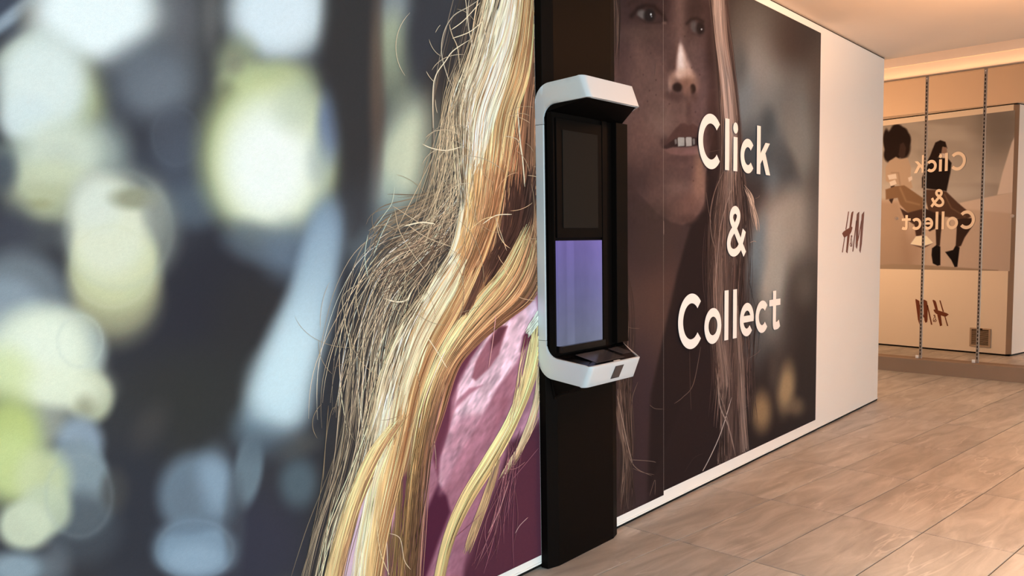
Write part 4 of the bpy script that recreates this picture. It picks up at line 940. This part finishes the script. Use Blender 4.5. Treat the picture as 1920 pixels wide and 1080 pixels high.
    b(1204,27,9,8,(112,105,100),.5,.9,30); b(1218,29,11,13,(36,30,30),.35,.97); b(1236,36,9,7,(62,45,43),.6,.9); F.line([(1196,32),(1210,42),(1228,43),(1244,41)], (58,41,38), 2.5, .7); F.line([(1196,50),(1214,53),(1236,50)], (80,60,54), 3, .6); b(1246,43,4,3,(120,92,82),.8,.8)
    b(1220.5,27,1.6,2.0,(236,236,232),.6,1); b(1221.5,31,1.2,1.2,(190,190,186),.8,.8)
    b(1302,50,7,11,(92,82,78),.5,.9,-15); b(1313,53,8,13,(40,29,27),.45,.95); F.line([(1288,44),(1296,36),(1306,34),(1318,40)], (46,32,29), 3.5, .8); b(1315.5,55,1.2,1.5,(214,210,204),.7,1); F.line([(1296,62),(1308,66),(1318,66)], (74,54,49), 2.5, .6)
    # mouth
    p([(1243,276),(1254,258),(1264,244),(1276,232),(1284,231),(1291,236),(1299,232),(1308,238),(1316,250),(1316,264),(1290,262),(1266,264)], (84,58,52), 2.5)
    p([(1242,276),(1250,270),(1266,260),(1290,257),(1312,258),(1316,272),(1290,276),(1262,277),(1250,280)], (52,36,34), 2); b(1246,266,8,9,(70,50,46),.8,.7)
    for x0, x1, y0, y1, c in ((1270.5,1283.5,257.5,274.5,(168,162,152)), (1285.5,1297,257,274.5,(172,164,154)), (1264.8,1269.2,260.5,270.5,(118,110,104)), (1298.6,1303,259.5,271.5,(126,118,110))):
        p([(x0,y0+2),(x0+1.5,y0),(x1-1.5,y0),(x1,y0+2),(x1,y1-1),(x0+1,y1)], c, 1.0)
    p([(1244,281),(1262,276),(1290,276),(1318,272),(1318,286),(1300,291),(1276,292),(1256,288)], (120,87,80), 2.5, .9); b(1298,284,14,4,(134,98,92),.8,.7); b(1275,298,26,5,(86,62,56),.8,.6)
    b(1312,318,9,34,(150,112,90),.8,.75); b(1310,358,14,30,(146,108,90),.8,.8); b(1270,350,18,14,(126,99,89),.9,.8); b(1290,385,26,22,(118,84,72),.8,.7); b(1255,350,30,30,(102,77,68),.9,.5); b(1290,412,26,8,(84,60,52),.8,.7); b(1262,330,26,16,(90,67,61),.9,.6)
    # skin mottling and freckles
    sk = (px < 1345) & (py < 420) & (px > 1150)
    F.c *= (1+(sk*0.035*vnoise(px/4, py/6, 41)+sk*0.03*vnoise(px/11, py/15, 42))[..., None])
    for x, y in ((1182,107),(1220,100),(1218,170),(1230,150),(1255,195),(1304,210),(1298,314),(1300,339),(1183,160),(1214,190),(1243,120),(1206,140),(1290,60),(1312,140),(1230,178),(1198,205),(1284,68),(1297,127)):
        b(x, y, 1.3, 1.9, (66,45,40), .7, .5)
    # shadow between jaw and hair
    p([(1296,424),(1322,392),(1326,340),(1338,330),(1345,440),(1330,560),(1300,700),(1255,820),(1216,920),(1220,740),(1248,610),(1268,520),(1284,460)], (43,31,29), 5, .9)
    # hair fill
    p([(1328,-200),(1360,-200),(1368,80),(1384,200),(1392,320),(1400,420),(1398,560),(1392,760),(1406,950),(1408,1100),(1362,1100),(1356,760),(1338,560),(1334,430),(1350,320),(1346,200),(1336,80)], (92,70,60), 6, .85)
    p([(1130,620),(1166,700),(1180,850),(1180,1000),(1130,1040)], (70,50,44), 8, .6)
    F.c *= (1+0.02*vnoise(px/2.2, py/2.6, 33))[..., None]
    return F.c
for x0, x1, zb, nx in ((3.6645, 4.2030, 0.068, 130), (4.2050, 6.553, 0.092, 330)):
    V, Q, px, py = grid(np.linspace(x0, x1, nx), np.linspace(zb, 3.008, 760), WY-0.0006)
    o = quadmesh('print_panel', V, Q, ink(np.clip(paint_face(px, py), 4, 255), V[:, 0]), PRINT)
    adopt(right_mural, o)
w = MB(); w.box((4.2030, WY-0.0005, 0.068), (4.2050, WY-0.0002, 3.008)); adopt(right_mural, w.build('panel_seam', M['seamgrey']))
Hf = Hair(lambda V: (V[:, 2] > np.where(V[:, 0] < 4.204, 0.069, 0.093)) & (V[:, 2] < 3.006) & (V[:, 0] > 3.665) & (V[:, 0] < 6.55))
A1 = (160, 132, 114); A2 = (116, 90, 76); A3 = (88, 66, 56); A4 = (64, 47, 41); A5 = (136, 108, 92)
Hf.lock([(1322,-200),(1332,0),(1344,110),(1352,220),(1352,320),(1338,420),(1328,520)], [(1354,-200),(1362,0),(1376,120),(1388,230),(1394,330),(1404,420),(1398,520)], 260, [A4, A2, A1, A5, A3, A4], (0.5, 1.2), 2, 30, (0.25, 0.8), 1, .08, .08, .16)
Hf.lock([(1332,-200),(1342,40),(1354,150),(1362,260),(1362,330)], [(1352,-200),(1360,40),(1376,160),(1384,260),(1384,330)], 110, [A1, (178,150,132), A5], (0.9, 2.0), 1.5, 26, (0.3, 0.8), 1, .05, .06, .1)
Hf.lock([(1350,310),(1330,400),(1324,500),(1328,600),(1336,700),(1330,800)], [(1392,310),(1402,420),(1404,520),(1394,640),(1388,740),(1384,820)], 200, [A4, A3, A2, A3, A4, A4], (0.5, 1.1), 4, 28, (0.2, 0.7), 1, .15, .15, .2)
Hf.lock([(1340,440),(1338,540),(1344,640),(1352,720),(1352,800),(1340,930),(1330,1020)], [(1360,430),(1362,540),(1366,640),(1372,720),(1370,800),(1366,930),(1362,1020)], 90, [A2, A5, A3], (0.5, 1.1), 2.5, 26, (0.3, 0.8), 1, .1, .12, .16)
Hf.lock([(1372,560),(1378,680),(1380,780),(1384,880),(1388,1000)], [(1386,560),(1394,680),(1398,780),(1406,880),(1410,1000)], 120, [A3, A2, A5, A2], (0.5, 1.2), 1.5, 26, (0.3, 0.9), 1, .08, .08, .14)
Hf.lock([(1356,700),(1348,800),(1346,900),(1340,1000)], [(1384,700),(1388,800),(1388,900),(1390,1000)], 90, [A4, A3, A4], (0.8, 1.8), 2, 22, (0.3, 0.8), 1, .1, .1, .2)
Hf.lock([(1392,350),(1404,380),(1412,410),(1420,440)], [(1398,345),(1412,372),(1420,410),(1423,440)], 16, [A1, (216,178,148)], (0.7, 1.2), 1.5, 16, (0.5, 1), 1, .1, .15, .1)
Hf.lock([(1390,540),(1396,620),(1398,700),(1402,800)], [(1420,540),(1416,620),(1412,700),(1414,800)], 40, [A3, A4], (0.5, 0.9), 5, 20, (0.2, 0.7), 1, .4, .4, .2)
Hf.lock([(1148,-100),(1150,30),(1150,120)], [(1160,-100),(1164,30),(1160,130)], 26, [A2, A3, A4], (0.6, 1.2), 1.5, 18, (0.4, 0.9), 1, .1, .1, .2)
Hf.lock([(1150,470),(1158,560),(1160,640),(1160,760),(1166,860),(1158,980)], [(1168,470),(1184,560),(1186,640),(1182,760),(1186,860),(1186,980)], 90, [A3, A4, A3], (0.5, 1.1), 4, 24, (0.15, 0.6), .9, .2, .25, .24)
Hf.lock([(1152,700),(1160,780),(1170,860),(1156,960)], [(1180,690),(1182,780),(1184,860),(1190,970)], 60, [A2, A3, A4], (0.7, 1.6), 3, 22, (0.25, 0.7), 1, .15, .2, .2)
for pts, w_, c_ in [([(1372,745),(1352,810),(1330,860),(1308,900)], 1.3, (206,178,156)), ([(1346,700),(1350,760),(1366,800),(1378,850)], 2.2, A1), ([(1342,690),(1350,740),(1360,770),(1380,860)], 1.4, A5), ([(1314,650),(1300,720),(1280,745),(1264,757)], 1.1, A2), ([(1293,655),(1294,720),(1296,770)], 0.8, A3),
        ([(1218,759),(1228,766),(1244,767)], 0.9, A2), ([(1180,862),(1200,863),(1222,865),(1230,867)], 1.0, A5), ([(1160,770),(1172,830),(1182,862),(1196,880),(1222,892)], 1.2, A5), ([(1186,878),(1206,886),(1227,890)], 0.9, A2), ([(1157,742),(1168,790),(1176,830),(1186,868)], 1.3, A1), ([(1196,716),(1186,745),(1184,780),(1186,830)], 1.1, A2), ([(1178,715),(1184,750),(1188,810),(1186,870)], 1.0, A3),
        ([(1218,930),(1228,900),(1228,928)], 0.9, A2), ([(1244.3,414),(1244.6,440)], 0.9, A1), ([(1230,118),(1228,140),(1226,149)], 0.9, A2), ([(1322,286),(1340,283),(1358,279)], 0.9, A3), ([(1358,318),(1340,360),(1332,400),(1334,440),(1342,470)], 1.2, A5), ([(1372,352),(1352,420),(1346,480),(1340,540)], 1.1, A1), ([(1324,360),(1328,390),(1334,420)], 0.9, A2),
        ([(1284,885),(1300,860),(1318,850)], 0.8, A4), ([(1404,672),(1420,662),(1426,655)], 0.8, A2), ([(1396,770),(1406,752),(1410,742)], 0.7, A3), ([(1404,520),(1412,560),(1418,580)], 0.7, (60,50,44)), ([(1416,372),(1422,370),(1424,366)], 1.0, A2), ([(1406,455),(1414,452),(1418,454)], 1.4, A1), ([(1164,600),(1180,614),(1200,616)], 0.8, A2), ([(1160,540),(1168,580),(1176,630)], 0.8, A2)]:
    Hf.line(pts, w_, c_)
Hf.build('printed_hair', right_mural)

# ---- poster of two seated women on the end face (met in the mirror)
def Z5(*pts): return [(1620+x/3.1767, 220+y/3.1767) for x, y in pts]
ys = np.linspace(2.418, 4.30, 330); zz = np.linspace(1.05, 2.985, 330)
Yg, Zg = np.meshgrid(ys, zz)
V = np.stack([np.full(Yg.size, XC+0.0008), Yg.ravel(), Zg.ravel()], 1)
i = np.arange(329)[None, :]+np.arange(329)[:, None]*330
Q = np.stack([i, i+1, i+331, i+330], -1).reshape(-1, 4)
px, py = end_to_pixel(V)
E_ = Sheet(px, py, (168, 132, 104))
E_.mix(sstep(380, 200, py)*0.55, (128, 98, 74))
E_.mix(0.45*sstep(-.2, 1, vnoise(px/46, py/16, 51)), (186, 148, 118)); E_.mix(0.35*sstep(0, 1, vnoise(px/60+4, py/22, 53)), (116, 88, 66))
E_.blob(1875, 240, 40, 50, (112, 86, 66), .8, .8); E_.blob(1800, 360, 50, 14, (178,142,114), .8, .7)
E_.poly(Z5((905,-60),(905,100),(880,150),(825,330),(793,462),(880,450),(960,440),(960,-60)), (206, 158, 124), 1.5)
E_.poly(Z5((570,510),(700,482),(880,448),(960,440),(960,600),(600,600)), (196, 148, 114), 1.5)
E_.poly(Z5((-60,490),(200,495),(350,520),(600,545),(960,580),(960,960),(-60,960)), (184, 136, 102), 3)
E_.poly(Z5((-60,490),(210,500),(250,640),(290,900),(-60,900)), (160, 114, 82), 8); E_.blob(1710, 470, 20, 40, (150,104,74), .8, .7)
E_.poly(Z5((170,874),(360,880),(800,910),(800,925),(-60,905),(-60,890)), (150, 108, 76), 1.5)
E_.poly(Z5((-60,908),(160,908),(870,932),(960,934),(960,1000),(-60,1000)), (190, 142, 108), 1)
p = E_.poly
HR = (36, 20, 13); SK = (56, 33, 23)
for a in ((1684,258,17,17), (1672,272,13,22), (1694,276,13,22), (1682,242,11,9), (1699,262,9,14), (1666,290,9,14), (1662,262,6,20), (1690,248,12,10)): E_.blob(*a, HR, .25, 1)
E_.blob(1683, 262, 22, 24, HR, .12, 1); E_.blob(1676, 286, 14, 16, HR, .2, 1)
p(Z5((215,160),(235,150),(250,180),(245,230),(225,245),(205,225)), SK, 1.5)
p(Z5((190,235),(215,250),(260,240),(280,300),(275,360),(290,420),(260,430),(215,405),(160,395),(130,380),(128,300),(150,260)), (168, 122, 88), 1.5)
p(Z5((140,345),(190,335),(195,365),(150,372)), (206,162,128), 1); p(Z5((150,385),(185,372),(195,395),(160,412)), (208,164,130), 1)
p(Z5((262,360),(285,350),(288,370),(268,385)), (206,160,126), 1); E_.line(Z5((165,330),(205,330),(215,400)), (140,98,70), 1.5, .6)
p(Z5((160,410),(182,405),(178,480),(165,515),(150,495)), SK, 1)
p(Z5((185,410),(240,405),(280,432),(320,460),(365,490),(362,540),(320,560),(262,570),(215,520),(200,480),(130,490),(128,430)), (122, 78, 48), 1.5); E_.line(Z5((215,420),(250,500),(330,520)), (150,102,66), 2, .6)
p(Z5((215,540),(262,568),(350,545),(362,620),(345,700),(310,712),(300,640),(240,600)), (66, 38, 26), 1.5)
p(Z5((310,708),(372,706),(412,748),(352,778),(276,756)), (226, 184, 152), 1); p(Z5((276,756),(352,768),(410,750),(352,782)), (90,56,38), 1)
p(Z5((408,190),(425,150),(455,136),(485,146),(496,185),(470,175),(462,215),(440,240),(400,262),(376,262),(395,225)), HR, 1.2)
p(Z5((466,178),(492,178),(495,205),(480,228),(460,222)), (132, 88, 64), 1)
p(Z5((450,215),(485,215),(485,245),(455,250)), (196,150,120), 1)
p(Z5((395,250),(440,240),(500,245),(522,272),(515,330),(500,400),(492,440),(420,430),(345,420),(345,360),(372,300)), (30, 18, 13), 1.5)
p(Z5((365,430),(420,432),(490,442),(560,510),(620,560),(636,592),(600,612),(540,600),(470,590),(385,560),(370,500)), (78, 46, 30), 1.5); E_.line(Z5((480,460),(520,540),(600,590)), (112,72,46), 1.5, .7)
p(Z5((362,540),(400,560),(480,590),(470,640),(390,680),(365,640)), (48,28,20), 1.5)
for q in ([(425,600),(470,600),(458,690),(452,765),(430,765)], [(555,605),(640,600),(645,650),(600,715),(578,765),(545,780),(550,700)]): p(Z5(*q), (52,30,20), 1.2)
p(Z5((405,780),(432,760),(455,770),(455,880),(438,884),(410,870),(402,820)), (24,14,10), 1); p(Z5((483,802),(530,790),(545,765),(570,775),(556,890),(540,892),(520,850)), (24,14,10), 1)
ce = np.clip(lin(np.clip(E_.c, 3, 255))/np.array(END_ILL)[None, :], 0.002, 0.95)
ep = quadmesh('wall_poster', V, Q[:, ::-1] if False else Q, ce, PRINT)
tag(ep, 'poster of two seated women under a cloudy sky, seen in the mirror', 'poster')
